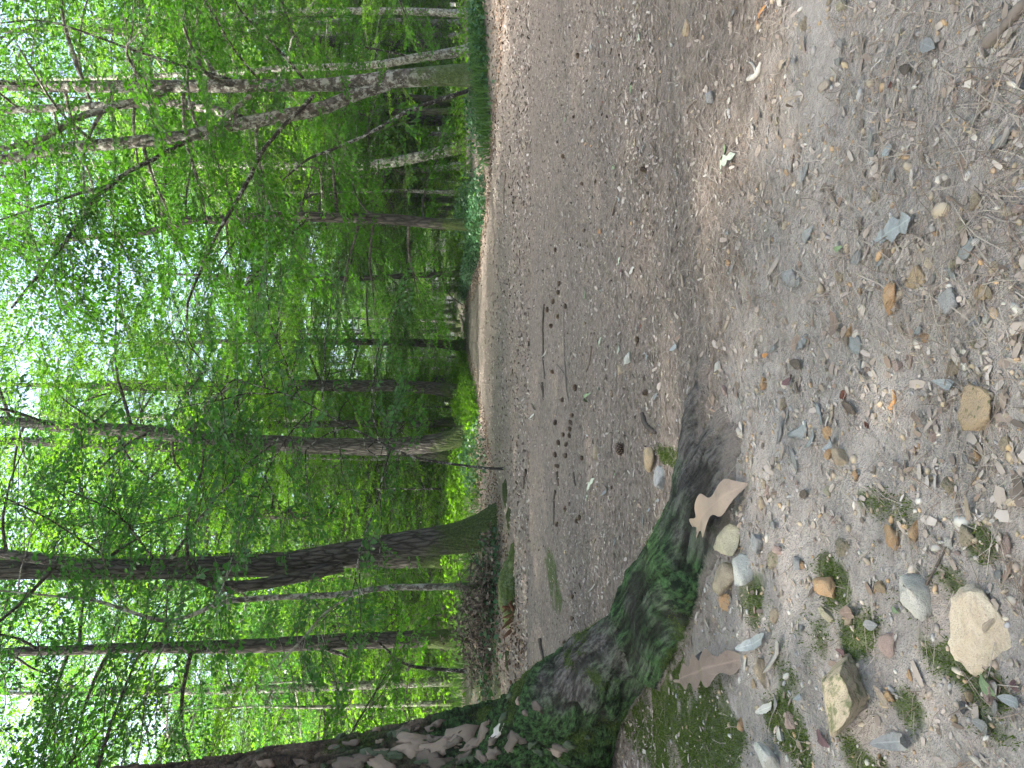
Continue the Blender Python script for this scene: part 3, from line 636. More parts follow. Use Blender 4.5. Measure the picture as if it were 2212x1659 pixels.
HERO_V = [(0, 'right picture edge'), (165, 'forked beech'), (340, 'leaning grey tree'), (488, 'dark mottled hornbeam'), (595, 'thin path-bend trunk'), (747, 'path end'), (850, 'flared oak'), (950, 'furrowed oak'), (1160, 'leaning oak'), (1382, 'dark oak behind the brushwood'), (1600, 'big pine')]
def sector(x, y):
    v = 829.5 - x / y * FPX
    for (a, na), (b, nb) in zip(HERO_V[:-1], HERO_V[1:]):
        if a <= v < b: return f'between the {na} and the {nb}'
    return 'beyond the right picture edge' if v < 0 else 'behind the big pine'
def place_copy(parts, name, x, y, s, rz, label, cat, group):
    T = thing(name, label, cat, (x, y, Hs(x, y)), group, rz); T.scale = (s, s, s)
    for nm, me in parts: link(nm, me, T)
def scatter_wood(n, ymin, ymax, kinds, name, cat, mind, seed, base, gap, smin=.85, smax=1.2, power=1.0):
    r = np.random.default_rng(seed); got = []; tries = 0
    while len(got) < n and tries < n * 60:
        tries += 1
        y = ymin + (ymax - ymin) * r.random() ** power; x = r.uniform(-.60 * y - 2, .60 * y + 2)
        if left_edge(y) - gap < x < right_edge(y) + gap or (x < left_edge(y) and y < 26) or (name == 'forest_tree' and x < left_edge(y) and y < 46 and r.random() < .6) or (name == 'forest_tree' and 1 < x < 16 and 30 < y < 66 and r.random() < .7): continue
        if got and min((x - a) ** 2 + (y - b) ** 2 for a, b in got) < mind ** 2: continue
        got.append((x, y)); k = int(r.integers(len(kinds)))
        band = 'far back' if y > 48 else ('midway back' if y > 28 else 'nearer')
        sec = sector(x, y)
        place_copy(kinds[k], name, x, y, r.uniform(smin, smax), r.uniform(0, 6.28), f'{base[k]} {band} {sec}', cat, f'{base[k]}s {band} {sec}')
TALL_L = ['tall sunlit oak', 'grey-stemmed leafy tree', 'dark-stemmed tall tree', 'slim pale-stemmed tree', 'leafy brown-stemmed oak']
scatter_wood(122, 24, 88, TALL, 'forest_tree', 'tree', 2.2, 5, TALL_L, 1.5, .85, 1.25)
MID = [template_tree(321, 9.5, .07, 1.8, 26, 2.4, M_GREYBARK, M_LEAF, 1.1), template_tree(322, 11.5, .09, 2.4, 28, 2.7, M_DARKBARK, M_LEAF3, 1.0)]
scatter_wood(55, 25, 62, MID, 'young_tree', 'tree', 2.2, 8, ['young grey-stemmed beech', 'young dark-stemmed tree'], 1.6, .8, 1.25)
scatter_wood(165, 24, 72, SAPL, 'understorey_sapling', 'sapling', 1.2, 6, ['slender bright sapling', 'low bushy sapling', 'tall grey-stemmed sapling'], 1.2, .8, 1.4)
SLIM = [template_tree(331, 17, .085, 7.5, 18, 2.6, M_GREYBARK, M_LEAF3), template_tree(332, 19, .11, 8.5, 18, 2.8, M_DARKBARK, M_LEAF)]
scatter_wood(46, 24, 58, SLIM, 'slim_tree', 'tree', 1.6, 9, ['slim grey trunk', 'slim dark trunk'], 1.0, .8, 1.15)
for i, (x, y, nm) in enumerate([(-6.8, 27, 'far left of the furrowed oak'), (-4.6, 26.4, 'just left behind the furrowed oak'), (-5.2, 29.8, 'second left behind the flared oak'), (-4.6, 19.6, 'directly behind the leaning oak')]):
    place_copy(TALL[2] if y < 23 and x < -3 else TALL[4] if i % 2 else TALL[0], 'forest_tree', x, y, 1.0 + .03 * i, 1.3 * i, f'tall brown trunk with a spreading crown {nm}', 'tree', 'high-crowned trees added left of the path for shade')  # added by hand so the crowns shade the far path
for i, (x, y) in enumerate([(6.4, 24.6), (6.8, 27.5), (5.6, 26.5), (9.6, 25.0), (6.2, 28.5), (8.8, 24.0), (7.4, 31.5)]):
    place_copy(MID[i % 2], 'young_tree', x, y, .95 + .05 * i, i * 1.7, ['first', 'second', 'third', 'fourth', 'fifth', 'sixth', 'seventh'][i] + ' dense young tree along the right verge behind the dark mottled hornbeam', 'tree', 'young trees on the right verge')
for i, (x, y) in enumerate([(-.9, 28.5), (-1.9, 31), (.4, 33.5), (-.6, 36), (1.4, 38.5), (-2.8, 27.6)]):
    place_copy(SAPL[(i * 2) % 3], 'understorey_sapling', x, y, .8 + .06 * i, 1.9 * i, ['first', 'second', 'third', 'fourth', 'fifth', 'sixth'][i] + ' bright sapling standing between the flared oak and the path end', 'sapling', 'saplings by the path end')
SAP_W = ['beside the furrowed oak', 'left of the furrowed oak', 'between furrowed and leaning oak', 'right behind the leaning oak', 'behind the sinuous sapling', 'behind the brushwood heap', 'left of the dark oak', 'beside the pine edge', 'second from the pine edge', 'right of the dark oak', 'behind the leaning oak foot', 'in the gap left of the furrowed oak foot', 'behind the slender bowing sapling', 'at the far left verge']
for i, (x, y) in enumerate([(-3.2, 22.5), (-4.6, 20.5), (-5.4, 23.5), (-6.6, 21.2), (-7.4, 24.8), (-8.6, 21.6), (-9.8, 24.2), (-10.8, 22.0), (-8.0, 18.6), (-6.2, 26.0), (-4.2, 25.2), (-2.6, 25.6), (-5.0, 28), (-9.2, 27.5)]):
    place_copy(SAPL[i % 3], 'understorey_sapling', x, y, .85 + .03 * i, 2.1 * i, f'bright leafy sapling {SAP_W[i]}', 'sapling', 'saplings lit behind the left trunks')
# unseen trees added beside and behind the camera to shade the foreground
r_ = np.random.default_rng(77)
for i, (x, y) in enumerate([(-7.2, 3.0), (-6.2, -1.0), (-5.2, 5.2), (-7.6, 10.6), (-4.2, 1.0), (-9, 8.4), (-5.0, -3.2), (-6.4, 1.2), (-7.4, -2.6), (-5.8, 3.4), (-9.5, 6.0), (-10.5, 1.5), (-8.5, -4.5), (-5.4, -6), (-12, 9.5), (-8.8, 11.8), (-14, 4), (8.5, -3), (9.5, 3.5), (3.0, -9), (-2, -10), (8, -9), (12, 9), (11.5, 19), (-16, 9)]):
    place_copy(TALL[i % 5], 'forest_tree', x, y, r_.uniform(.95, 1.2), r_.uniform(0, 6.28), 'tall leafy tree beside the path, added outside the picture for shade', 'tree', 'shade trees added beside the camera')

# ------------------------------------------------------------------ the pine in the foreground
def remeshed(mb, voxel):
    me = mb.mesh('tmp'); o = link('tmp', me); md = o.modifiers.new('r', 'REMESH'); md.mode = 'VOXEL'; md.voxel_size = voxel
    s = o.modifiers.new('s', 'SMOOTH'); s.iterations = 6; s.factor = .6
    dg = bpy.context.evaluated_depsgraph_get(); out = bpy.data.meshes.new_from_object(o.evaluated_get(dg)); bpy.data.objects.remove(o); return out
PX, PY = -1.98, 3.3
def capped(mb, P, R, k):
    V, Q, T = tube(P, R, k); n = len(V); V = np.concatenate([V, [P[0]]]); mb.add(V, Q, np.concatenate([T, np.stack([(np.arange(k) + 1) % k, np.arange(k), np.full(k, n)], 1)]))
pb = MB()
zt = np.array([-.12, 0, .1, .2, .35, .6, 1.0, 1.7, 2.3])
capped(pb, spline(np.stack([PX - .02 * zt, PY + 0 * zt, zt], 1), 40), np.interp(np.linspace(-.12, 2.3, 40), zt, [.66, .62, .585, .56, .53, .485, .415, .335, .31]), 32)
ROOTS = [
  ([(PX + .1, PY - .1, .32), (-1.5, 3.05, .20), (-1.15, 2.8, .10), (-.92, 2.5, .02), (-.72, 2.22, -.02), (-.56, 2.04, -.025), (-.42, 1.88, -.03), (-.27, 1.68, -.055), (-.15, 1.55, -.10)], [.38, .31, .225, .175, .15, .125, .108, .09, .07]),
  ([(-.62, 2.2, -.05), (-.38, 2.0, -.02), (-.19, 1.88, -.012), (0, 1.82, -.016), (.06, 1.79, -.03), (.20, 1.74, -.06)], [.08, .065, .05, .042, .038, .03]),
  ([(-.78, 2.28, -.10), (-.52, 2.0, -.145), (-.33, 1.83, -.165), (-.17, 1.70, -.185), (-.02, 1.60, -.235)], [.24, .235, .225, .215, .20]),
  ([(PX, PY - .2, .3), (-1.72, 2.85, .08), (-1.62, 2.6, -.06)], [.34, .24, .10]),
  ([(PX - .2, PY, .2), (-2.6, 3.1, .02), (-3.1, 2.9, -.1)], [.3, .2, .06]),
  ([(PX, PY + .2, .2), (-1.7, 3.9, .02), (-1.55, 4.4, -.08)], [.3, .18, .06]),
]
for pts, rr in ROOTS:
    S = spline(np.array(pts), 28); off = np.array([Hs(p[0], p[1]) for p in S]); S[:, 2] += off * sstep(.25, .0, S[:, 2]); capped(pb, S, np.interp(np.linspace(0, 1, 28), np.linspace(0, 1, len(rr)), rr), 16)
kb, _ = gp(1510, 1250)                               # dark knob on the root
capped(pb, np.array([kb + [-.05, .04, -.06], kb + [0, .03, .03], kb + [.01, .03, .05]]), [.04, .048, .028], 12)
pine_me = remeshed(pb, .0125)
nv = len(pine_me.vertices); pv = np.empty(nv * 3, np.float32); pine_me.vertices.foreach_get('co', pv); pv = pv.reshape(-1, 3).astype(float)
pn = np.empty(nv * 3, np.float32); pine_me.vertices.foreach_get('normal', pn); pn = pn.reshape(-1, 3).astype(float)
rad_ = np.hypot(pv[:, 0] - PX, pv[:, 1] - PY); onroot = sstep(.70, 1.05, rad_)
q = pv * np.array([19, 19, 8.0]); q += 1.0 * np.stack([vnoise(pv * 7, 60), vnoise(pv * 7, 61), vnoise(pv * 7, 62)], 1)
d1, d2, cid = worley(q, 70); edge = d2 - d1
plate = sstep(.03, .16, edge); fine = fbm(pv * 40, 3, 80); furrow = fbm(pv * np.array([26, 26, 7.5]), 3, 84)
rd = np.array([-.64, .77, 0]); al = pv @ rd; ac = pv @ np.array([.77, .64, 0]) + .05 * vnoise(pv * 4, 85); zc = pv[:, 2] + .03 * vnoise(pv * 5, 86)
grain = fbm(np.stack([al * 3.5, ac * 22, zc * 22], 1), 3, 90); strand = vnoise(np.stack([al * 2.0, ac * 13, zc * 13], 1), 92)
crev = sstep(.16, .0, np.abs(strand))                # dark crevices running along the root
amp = (1 - onroot) * (.014 * plate + .012 * (cid - .5) * plate + .006 * fine + .016 * furrow) + onroot * (.014 * grain + .006 * fine - .016 * crev)
amp = amp + .020 * fbm(pv * 5, 2, 95)
pv2 = pv + pn * amp[:, None]
mossn = fbm(pv * 6, 4, 99); hz = pv[:, 2]
onto = onroot * sstep(.3, .85, pn[:, 2])
moss_a = np.clip(.38 + 1.5 * mossn - .55 * np.maximum(hz - .3, 0) + .12 * pn[:, 2] - .5 * sstep(2.0, 2.5, rad_) - .6 * onto, 0, 1)
algae = np.clip(1.0 - .9 * np.maximum(hz - .35, 0) + 1.0 * fbm(pv * 3, 3, 101) - .6 * sstep(2.15, 2.7, rad_) - .45 * onto, 0, 1)
crack = (1 - onroot) * np.maximum(.9 * (1 - plate), sstep(-.1, -.45, furrow)) + onroot * np.maximum(crev, sstep(.0, -.5, grain))
for k, a in (('moss', moss_a), ('algae', algae), ('crack', crack), ('cell', cid), ('root', onroot), ('al', al), ('ac', ac), ('dirt', np.clip(sstep(.022, .002, pv2[:, 2] - H(pv2[:, 0], pv2[:, 1])) + .8 * sstep(2.2, 2.65, rad_) * (fine * .5 + .8), 0, 1))):
    at_ = pine_me.attributes.new(k, 'FLOAT', 'POINT'); at_.data.foreach_set('value', a.astype(np.float32))
pine_me.polygons.foreach_set('use_smooth', np.ones(len(pine_me.polygons), bool))
def pine_material():
    m, nt, b = material('pine_bark'); N = NT(nt); v = N.coord()
    cx = N.n('CombineXYZ'); sp = N.n('SeparateXYZ'); N.l(v, sp.inputs[0])
    N.l(N.math('MULTIPLY', N.attr('al'), .14), cx.inputs[0]); N.l(N.attr('ac'), cx.inputs[1]); N.l(sp.outputs[2], cx.inputs[2])
    f = N.noise(v, 55, 5, .72); g = N.noise(v, 12, 4, .6); gr = N.noise(cx.outputs[0], 70, 4, .65)
    plate_c = N.mix(N.attr('cell'), (.075, .055, .043), (.21, .165, .125)); plate_c = N.mix(N.ramp(f, [(.35, 0.0), (.7, .8)]), plate_c, (.045, .034, .028))
    root_c = N.mix(N.ramp(gr, [(.40, 0.0), (.62, 1.0)]), (.075, .068, .062), (.27, .25, .23)); root_c = N.mix(N.math('MULTIPLY', f, .5), root_c, (.06, .053, .048))
    col = N.mix(N.attr('root'), plate_c, root_c)
    al_c = N.mix(N.ramp(N.math('ADD', N.math('MULTIPLY', gr, .7), N.math('MULTIPLY', f, .3)), [(.42, 0.0), (.60, 1.0)]), (.007, .020, .008), (.070, .175, .045))
    col = N.mix(N.ramp(N.math('ADD', N.attr('algae'), N.math('SUBTRACT', g, .5)), [(.2, 0.0), (.75, .85)]), col, al_c)
    mf = N.ramp(N.math('ADD', N.attr('moss'), N.math('MULTIPLY', N.math('SUBTRACT', f, .5), .9), True), [(.45, 0.0), (.65, 1.0)])
    col = N.mix(N.math('MULTIPLY', mf, .9), col, moss_color(N, v, 90))
    col = N.mix(N.math('MULTIPLY', N.ramp(N.attr('crack'), [(.3, 0.0), (.9, 1.0)]), .72), col, (.020, .018, .015))
    col = N.mix(N.ramp(N.math('ADD', N.math('MULTIPLY', N.attr('dirt'), .9), N.math('SUBTRACT', f, .5)), [(.3, 0.0), (.7, .85)]), col, N.mix(f, (.20, .165, .14), (.40, .345, .305)))
    N.l(col, b.inputs['Base Color']); b.inputs['Roughness'].default_value = .92; b.inputs['Specular IOR Level'].default_value = .12
    N.l(N.bump(N.math('ADD', N.math('ADD', f, gr), N.math('MULTIPLY', g, 1.2)), .038), b.inputs['Normal']); return m
M_PINE = pine_material(); pine_me.materials.append(M_PINE)
PO = np.array([PX, PY, Hs(PX, PY)])
PINE = thing('pine_tree', 'big pine at the left with scaly flaking bark and long mossy root', 'tree', PO)
pine_me.vertices.foreach_set('co', (pv2 - PO).astype(np.float32).ravel()); pine_me.update(); pine_me.name = 'trunk'
link('trunk', pine_me, PINE)
zz = np.linspace(2.0, 17, 24); U = np.stack([PX - .02 * zz + .05 * (np.sin(zz * .5) - math.sin(1)), PY + .06 * (np.sin(zz * .4 + 1) - math.sin(1.8)), zz], 1); UR = .30 * (1 - .75 * (zz - 2.0) / 15)
mb = MB(); mb.add(*tube(U, UR, 18, .1, 5)); link('upper_trunk', mb.mesh('upper_trunk', [M_OAK], True, PO), PINE)
# needle crown
def needle_tuft(seed):
    r = np.random.default_rng(seed); V = []; Q = []; n = 34
    for i in range(n):
        t = r.random(); d = nrm(np.array([r.uniform(.2, 1), r.normal(0, .6), r.normal(.1, .5)])); p = np.array([t * .35, 0, 0]); w = np.cross(d, r.normal(0, 1, 3)); w = nrm(w) * .002
        V += [p - w, p + w, p + d * .085 + w * .4, p + d * .085 - w * .4]; Q.append(np.arange(4) + i * 4)
    tv, tq, _ = tube(np.array([[-.3, 0, 0], [.35, 0, 0]]), [.006, .003], 3, cap=False)
    return np.array(V), np.array(Q), tv, tq
TUFT = [needle_tuft(i) for i in range(3)]
r = np.random.default_rng(55); lm = MB(); cr = MB(); sp, sd, su, ss = [], [], [], []
for i in range(32):
    z = r.uniform(8.5, 16.8); a = i * 2.4; j = int((z - 2.0) / 15 * 23); p = U[j]; L = r.uniform(1.5, 3.2); d = np.array([math.cos(a), math.sin(a), .25]); e = p + d * L
    lm.add(*tube(spline(np.array([p, p + d * L * .5 + [0, 0, -.1], e + [0, 0, .2]]), 8), np.linspace(.05, .012, 8), 5))
    for k in range(26):
        t = r.uniform(.35, 1); b0 = p + d * L * t; hd = nrm(np.array([d[0] + r.normal(0, .8), d[1] + r.normal(0, .8), r.uniform(.0, .7)])); sp.append(b0 + hd * r.uniform(.1, .6)); sd.append(hd); su.append([r.normal(0, .3), r.normal(0, .3), 1]); ss.append(r.uniform(.9, 1.5))
bake_sprays(sp, sd, su, ss, cr, TUFT, 3)
link('limbs', lm.mesh('limbs', [M_OAK], True, PO), PINE); link('crown', cr.mesh('crown', [M_NEEDLE, M_TWIG], False, PO), PINE)
# flaking bark plates
bv = BVHTree.FromPolygons([Vector(p) for p in pv2], [tuple(p.vertices) for p in pine_me.polygons])
def pine_hit(u, v):
    d = ray(u, v); h = bv.ray_cast(Vector(CAM), Vector(d).normalized()); return (np.array(h[0]), np.array(h[1])) if h[0] is not None else None
def flake_mesh(seed, thick=.003, n=9, curl=.1):
    """irregular unit plate in the XY plane, about 1 x .6"""
    r = np.random.default_rng(seed); th = np.linspace(0, 2 * math.pi, n, endpoint=False) + r.uniform(-.25, .25, n); rr = r.uniform(.48, 1.12, n)
    o = np.stack([.5 * np.cos(th) * rr, .30 * np.sin(th) * rr, np.zeros(n)], 1)
    def z(P): return curl * (P[:, 0] ** 2 * 1.6 - P[:, 1] ** 2 * .9) + .03 * vnoise(P * 5 + seed, seed)
    inn = o * .55; c = np.zeros((1, 3)); top = np.concatenate([o, inn, c]); top[:, 2] = z(top) + thick; bot = o * .97; bot[:, 2] = z(bot) - thick * .5
    V = np.concatenate([top, bot]); i = np.arange(n); j = (i + 1) % n
    Q = np.concatenate([np.stack([i, j, n + j, n + i], 1), np.stack([j, i, 2 * n + 1 + i, 2 * n + 1 + j], 1)]); T = np.concatenate([np.stack([n + i, n + j, np.full(n, 2 * n)], 1)])
    return V, Q, T
BARKM['peel'] = flat_leaf_material('peeling_pine_bark', (.27, .215, .165), (.15, .11, .085), 0, .85); BARKM['bark'] = flat_leaf_material('pine_bark_plate', (.065, .05, .04), (.15, .12, .095), 0, .9); BARKM['green'] = flat_leaf_material('algae_bark_plate', (.03, .05, .024), (.085, .095, .06), 0, .9)
def orient(normal, tangent):
    Z = nrm(np.asarray(normal, float)); X = np.asarray(tangent, float); X = nrm(X - Z * (X @ Z)); Y = np.cross(Z, X)
    return Matrix((X, Y, Z)).transposed().to_euler()
r = np.random.default_rng(66)
fl_px = [(905, 1602, 120, 'peel'), (985, 1590, 95, 'peel'), (1040, 1592, 60, 'peel'), (870, 1624, 100, 'peel'), (930, 1642, 90, 'bark'), (1000, 1635, 60, 'bark'), (1075, 1580, 50, 'white'), (1068, 1625, 55, 'bark'), (820, 1640, 80, 'peel'), (760, 1650, 70, 'bark'), (950, 1612, 90, 'peel'), (1020, 1612, 60, 'peel'), (1105, 1602, 48, 'bark')]
for _ in range(90):
    fl_px.append((r.uniform(560, 1330), r.uniform(1440, 1658), r.uniform(16, 46), r.choice(['bark', 'bark', 'green', 'green', 'bark', 'green', 'peel'])))
for u, v, px, c in fl_px:
    h = pine_hit(u, v)
    if h is None: continue
    if h[0][2] < .12 or np.hypot(h[0][0] - PX, h[0][1] - PY) > 1.0: continue
    sz = px * PXM * np.linalg.norm(h[0] - CAM); Rm = np.array(orient(h[1], np.array([r.normal(0, .3), r.normal(0, .3), -1.0])).to_matrix())
    V, Q, T = flake_mesh(int(r.integers(1e6)), .0, 12, 0.0); V = V * np.array([sz * r.uniform(.9, 1.4), sz * r.uniform(.7, 1.3), sz]); nt_ = (len(V) - 1) * 2 // 3 + 1
    W = V @ Rm.T + h[0]; lift = np.full(len(V), .006 + .010 * r.random()); n12 = 12; lift[:n12] = .004 + .012 * r.random(n12); lift[2 * n12 + 1:] = -.006
    out = []
    for p, l in zip(W, lift):
        q_, qn, _, _ = bv.find_nearest(Vector(p)); out.append(np.array(q_) + (.75 * np.array(qn) + .25 * h[1]) * l)
    link('bark_flake', make_mesh('bark_flake', np.array(out) - PO, Q, T, False, [BARKM[c]]), PINE)
def wedge(n, y0, y1, seed, power=1.6, half=.56):
    r = np.random.default_rng(seed); y = y0 + (y1 - y0) * r.random(n) ** power; x = r.uniform(-half, half, n) * (y + .12); return x, y
# ------------------------------------------------------------------ stones
def ico(sub):
    bm = bmesh.new(); bmesh.ops.create_icosphere(bm, subdivisions=sub, radius=1); bm.verts.ensure_lookup_table()
    V = np.array([v.co[:] for v in bm.verts]); T = np.array([[v.index for v in f.verts] for f in bm.faces]); bm.free(); return V, T
ICO = {k: ico(k) for k in (1, 2, 3, 4)}
def stone_mesh(seed, sub=3, cuts=7, mat=None, name='stone'):
    V, T = ICO[sub]; V = V.copy(); r = np.random.default_rng(seed)
    V *= (1 + .20 * vnoise(V * 1.4 + seed, seed) + .10 * vnoise(V * 3.5 + seed, seed + 1))[:, None]
    for _ in range(cuts):
        n = nrm(r.normal(0, 1, 3) * np.array([1, 1, .8])); d = r.uniform(.30, .68); e = V @ n - d; V = V - np.maximum(e, 0)[:, None] * n * .99
    V[:, 2] = np.minimum(V[:, 2], .55 + .12 * vnoise(V * 2, seed + 8)); V *= (1 + .06 * vnoise(V * 5, seed + 3) + .045 * vnoise(V * 12, seed + 4))[:, None]
    m = np.abs(V).max(0); V = V / m
    return make_mesh(name, V, None, T, False, [mat] if mat else [])
def put_stone(u, v, w, ratio, hr, mat, label, seed, sub=3, yaw=None, sink=.5, name='stone', cat='stone', group=None, tilt=(0, 0)):
    p, t = gp(u, v); s = w * PXM * t * .56; hr *= 1.25; r = np.random.default_rng(seed)
    o = link(name, stone_mesh(seed, sub, 4 if w > 150 else 11, STONE[mat], name), None, (p[0], p[1], p[2] + s * hr * (1 - sink * 1.2)), (tilt[0], tilt[1], r.uniform(-.5, .5) if yaw is None else yaw), (s * 1.12, s * 1.12 * ratio, s * hr))
    return tag(o, label, cat, group)
stones = [
 (2122, 1364, 165, .85, .42, 'yellow', 'large flat pale yellow flint on moss at the bottom left corner', 4),
 (1835, 1490, 132, 1.8, .55, 'mossy', 'long tan stone half sunk in moss beyond the large yellow flint', 4),
 (1590, 1172, 78, .9, .6, 'olive', 'angular olive flint leaning at the root beside the pale oak leaf', 3),
 (1646, 1170, 46, .9, .5, 'grey', 'small blue-grey flint touching the angular olive flint', 3),
 (1576, 1250, 64, 1.1, .7, 'tan', 'tan knobbly stone between the dark root knob and the white flint', 3),
 (1617, 1243, 66, .7, .5, 'white', 'white-blue long flint next to tan knobbly stone', 3),
 (1687, 1187, 24, 1, .7, 'pink', 'small pinkish round stone below the blue-grey flint', 3),
 (1568, 1302, 34, 1, .6, 'orange', 'small orange stone left of the tan knobbly stone', 3),
 (1995, 1282, 82, .55, .9, 'white', 'upright white flint with brown band beside the dark twig', 3),
 (1796, 1278, 52, .8, .7, 'orange', 'orange and white chipped flint on the moss edge', 3),
 (1672, 1640, 64, .9, .6, 'white', 'whitish stone in moss at the bottom left picture edge', 3),
 (1710, 1553, 30, .8, .7, 'pink', 'pale pink pebble in moss left of the long tan stone', 3),
 (1603, 1567, 22, .9, .6, 'orange', 'small orange pebble on moss near brown oak leaf', 2),
 (1927, 1508, 30, .9, .6, 'orange', 'orange-white stone chip right of the long tan stone', 3),
 (2092, 1154, 42, .9, .6, 'mossy', 'pale greenish stone right of the large yellow flint', 3),
 (1936, 1160, 50, .7, .5, 'orange', 'orange-tan flint embedded in pale soil', 3),
 (1823, 1182, 34, 1, .5, 'mossy', 'mossy yellow stone in the pale soil below the olive flint', 3),
 (1835, 1335, 30, .8, .5, 'tan', 'brownish stone wedged in moss above the large yellow flint', 3),
 (2082, 1524, 28, 1, .5, 'dark', 'small dark grey stone left of the large yellow flint', 3),
 (1517, 1428, 36, 1, .8, 'dark', 'dark round stone beside the brown oak leaf', 3),
 (2120, 893, 100, .75, .45, 'embedded', 'big orange-tan flint embedded in the sand, bottom middle', 4),
 (1818, 992, 40, 1.2, .6, 'tan', 'tan egg-shaped stone below the cluster of grey bark flakes', 3),
 (1794, 982, 22, .9, .5, 'orange', 'orange stone touching the tan egg-shaped stone', 3),
 (2018, 943, 26, 1, .5, 'pink', 'pinkish stone left of the big embedded flint', 3),
 (2174, 961, 34, .9, .6, 'tan', 'pitted tan stone below the big embedded flint', 3),
 (2114, 984, 30, .5, .4, 'orange', 'flat orange chip left of the big embedded flint', 3),
 (1825, 852, 17, 1, .6, 'red', 'small brick-red stone above the big embedded flint', 3),
 (1568, 844, 19, .8, .6, 'pink', 'small pink stone at the exposed root', 2),
 (1942, 791, 24, 1, .6, 'pink', 'rounded pinkish stone next to the long-tailed bark flake', 3),
 (2063, 793, 30, 1.1, .5, 'tan', 'tan oval stone in sand right of the big embedded flint', 3),
 (2137, 692, 32, .9, .6, 'white', 'whitish rounded stone near the bottom edge', 3),
 (2106, 698, 32, 1.1, .5, 'grey', 'grey stone touching the whitish rounded stone', 3),
 (2127, 637, 42, .9, .3, 'embedded', 'orange-tan stone sunk flat in sand near the bottom edge', 3),
 (2100, 653, 18, .9, .6, 'yellow', 'bright yellow pebble on the sunken orange-tan stone', 2),
 (1780, 626, 26, .7, .6, 'yellow', 'yellow finger-shaped pebble in the litter', 2),
 (1860, 630, 15, .8, .6, 'orange', 'small orange pebble left of the large blue-grey leaf', 2),
 (1718, 700, 15, 1, .6, 'yellow', 'tiny cream pebble above the leaning grey flake', 2),
 (1693, 871, 28, .8, .6, 'tan', 'yellowish knobbly stone above the grey bark flakes', 3),
 (1408, 988, 52, .8, .35, 'embedded', 'orange stone embedded at the foot of the root, far side', 3),
 (1432, 1036, 50, .9, .35, 'grey', 'grey flint slab embedded beside the root', 3),
 (1553, 793, 22, .6, .6, 'white', 'small white stone on the thin surface root', 2),
 (1654, 828, 26, .5, .5, 'orange', 'thin orange-yellow flint chip near the pink stone', 2),
 (2008, 573, 26, .8, .4, 'yellow', 'pale yellow chip among the grey flakes', 2),
 (1541, 212, 24, .9, .8, 'grey', 'blocky grey stone standing on the path, right side', 3),
 (1486, 55, 42, .7, .3, 'embedded', 'tan stone sunk in the path near the right edge', 3),
 (1738, 56, 30, .6, .5, 'tan', 'pale tan stone right of the bare trodden patch', 3),
 (1693, 181, 19, .9, .5, 'pink', 'pinkish chip above the bare trodden patch', 2),
 (1825, 14, 30, .6, .5, 'olive', 'pale stone at the right edge beside the bare patch', 3),
 (1973, 247, 18, .9, .5, 'white', 'cream stone chip below the bare trodden patch', 2),
 (1814, 351, 18, 1, .6, 'white', 'white pebble at the left end of the bare patch', 2),
 (1814, 530, 22, .6, .6, 'white', 'white oblong pebble left of the large blue-grey leaf', 2),
 (2024, 503, 13, 1, .6, 'orange', 'tiny orange pebble below the large blue-grey leaf', 2),
 (1895, 425, 30, .8, .5, 'tan', 'tan rounded stone between bare patch and blue-grey leaf', 3),
 (2114, 432, 38, .6, .6, 'tan', 'tan finger-shaped stone near the bottom edge', 3),
 (1362, 777, 28, .7, .5, 'white', 'pale stone with green tinge in mid path', 3),
 (1343, 797, 22, .8, .5, 'tan', 'tan stone just beyond the pale stone in mid path', 3),
 (1291, 980, 30, .5, .5, 'tan', 'tan flat stone beyond the biggest pine cone', 2),
 (1323, 847, 16, .8, .5, 'tan', 'small tan stone near the middle pine cone', 2),
 (1420, 1180, 20, .9, .5, 'olive', 'olive pebble at the far side of the root', 2),
]
for i, (u, v, w, ra, hr, m, lab, sub) in enumerate(stones): put_stone(u, v, w, ra, hr, m, lab, 700 + i, sub, {0: .35, 1: .75}.get(i))

# smaller stones bedded in the mossy soil at the lower left and in the sand below the big flint
r = np.random.default_rng(314); kinds = [('tan', 'tan'), ('olive', 'olive'), ('grey', 'grey'), ('white', 'whitish'), ('orange', 'orange'), ('mossy', 'mossy'), ('pink', 'pinkish'), ('embedded', 'ochre')]
for i in range(64):
    if i < 44: u, v = r.uniform(1560, 2200), r.uniform(1040, 1650)
    else: u, v = r.uniform(1700, 2200), r.uniform(520, 1040)
    if any(abs(u - a[0]) < a[2] * .7 and abs(v - a[1]) < a[2] * .7 for a in stones): continue
    m, c = kinds[int(r.integers(len(kinds)))]; wv = r.gamma(3, 7) + 10
    put_stone(u, v, wv, r.uniform(.6, 1.1), r.uniform(.3, .6), m, ('larger ' if wv > 32 else 'small ') + f'{c} stone bedded in ' + ('the mossy soil at lower left' if i < 44 else 'the sandy soil at bottom centre'), 1500 + i, 3 if wv > 24 else 2, None, .62, group=f'{c} bedded stones ' + ('lower left' if i < 44 else 'bottom centre') + (' larger' if wv > 32 else ''))
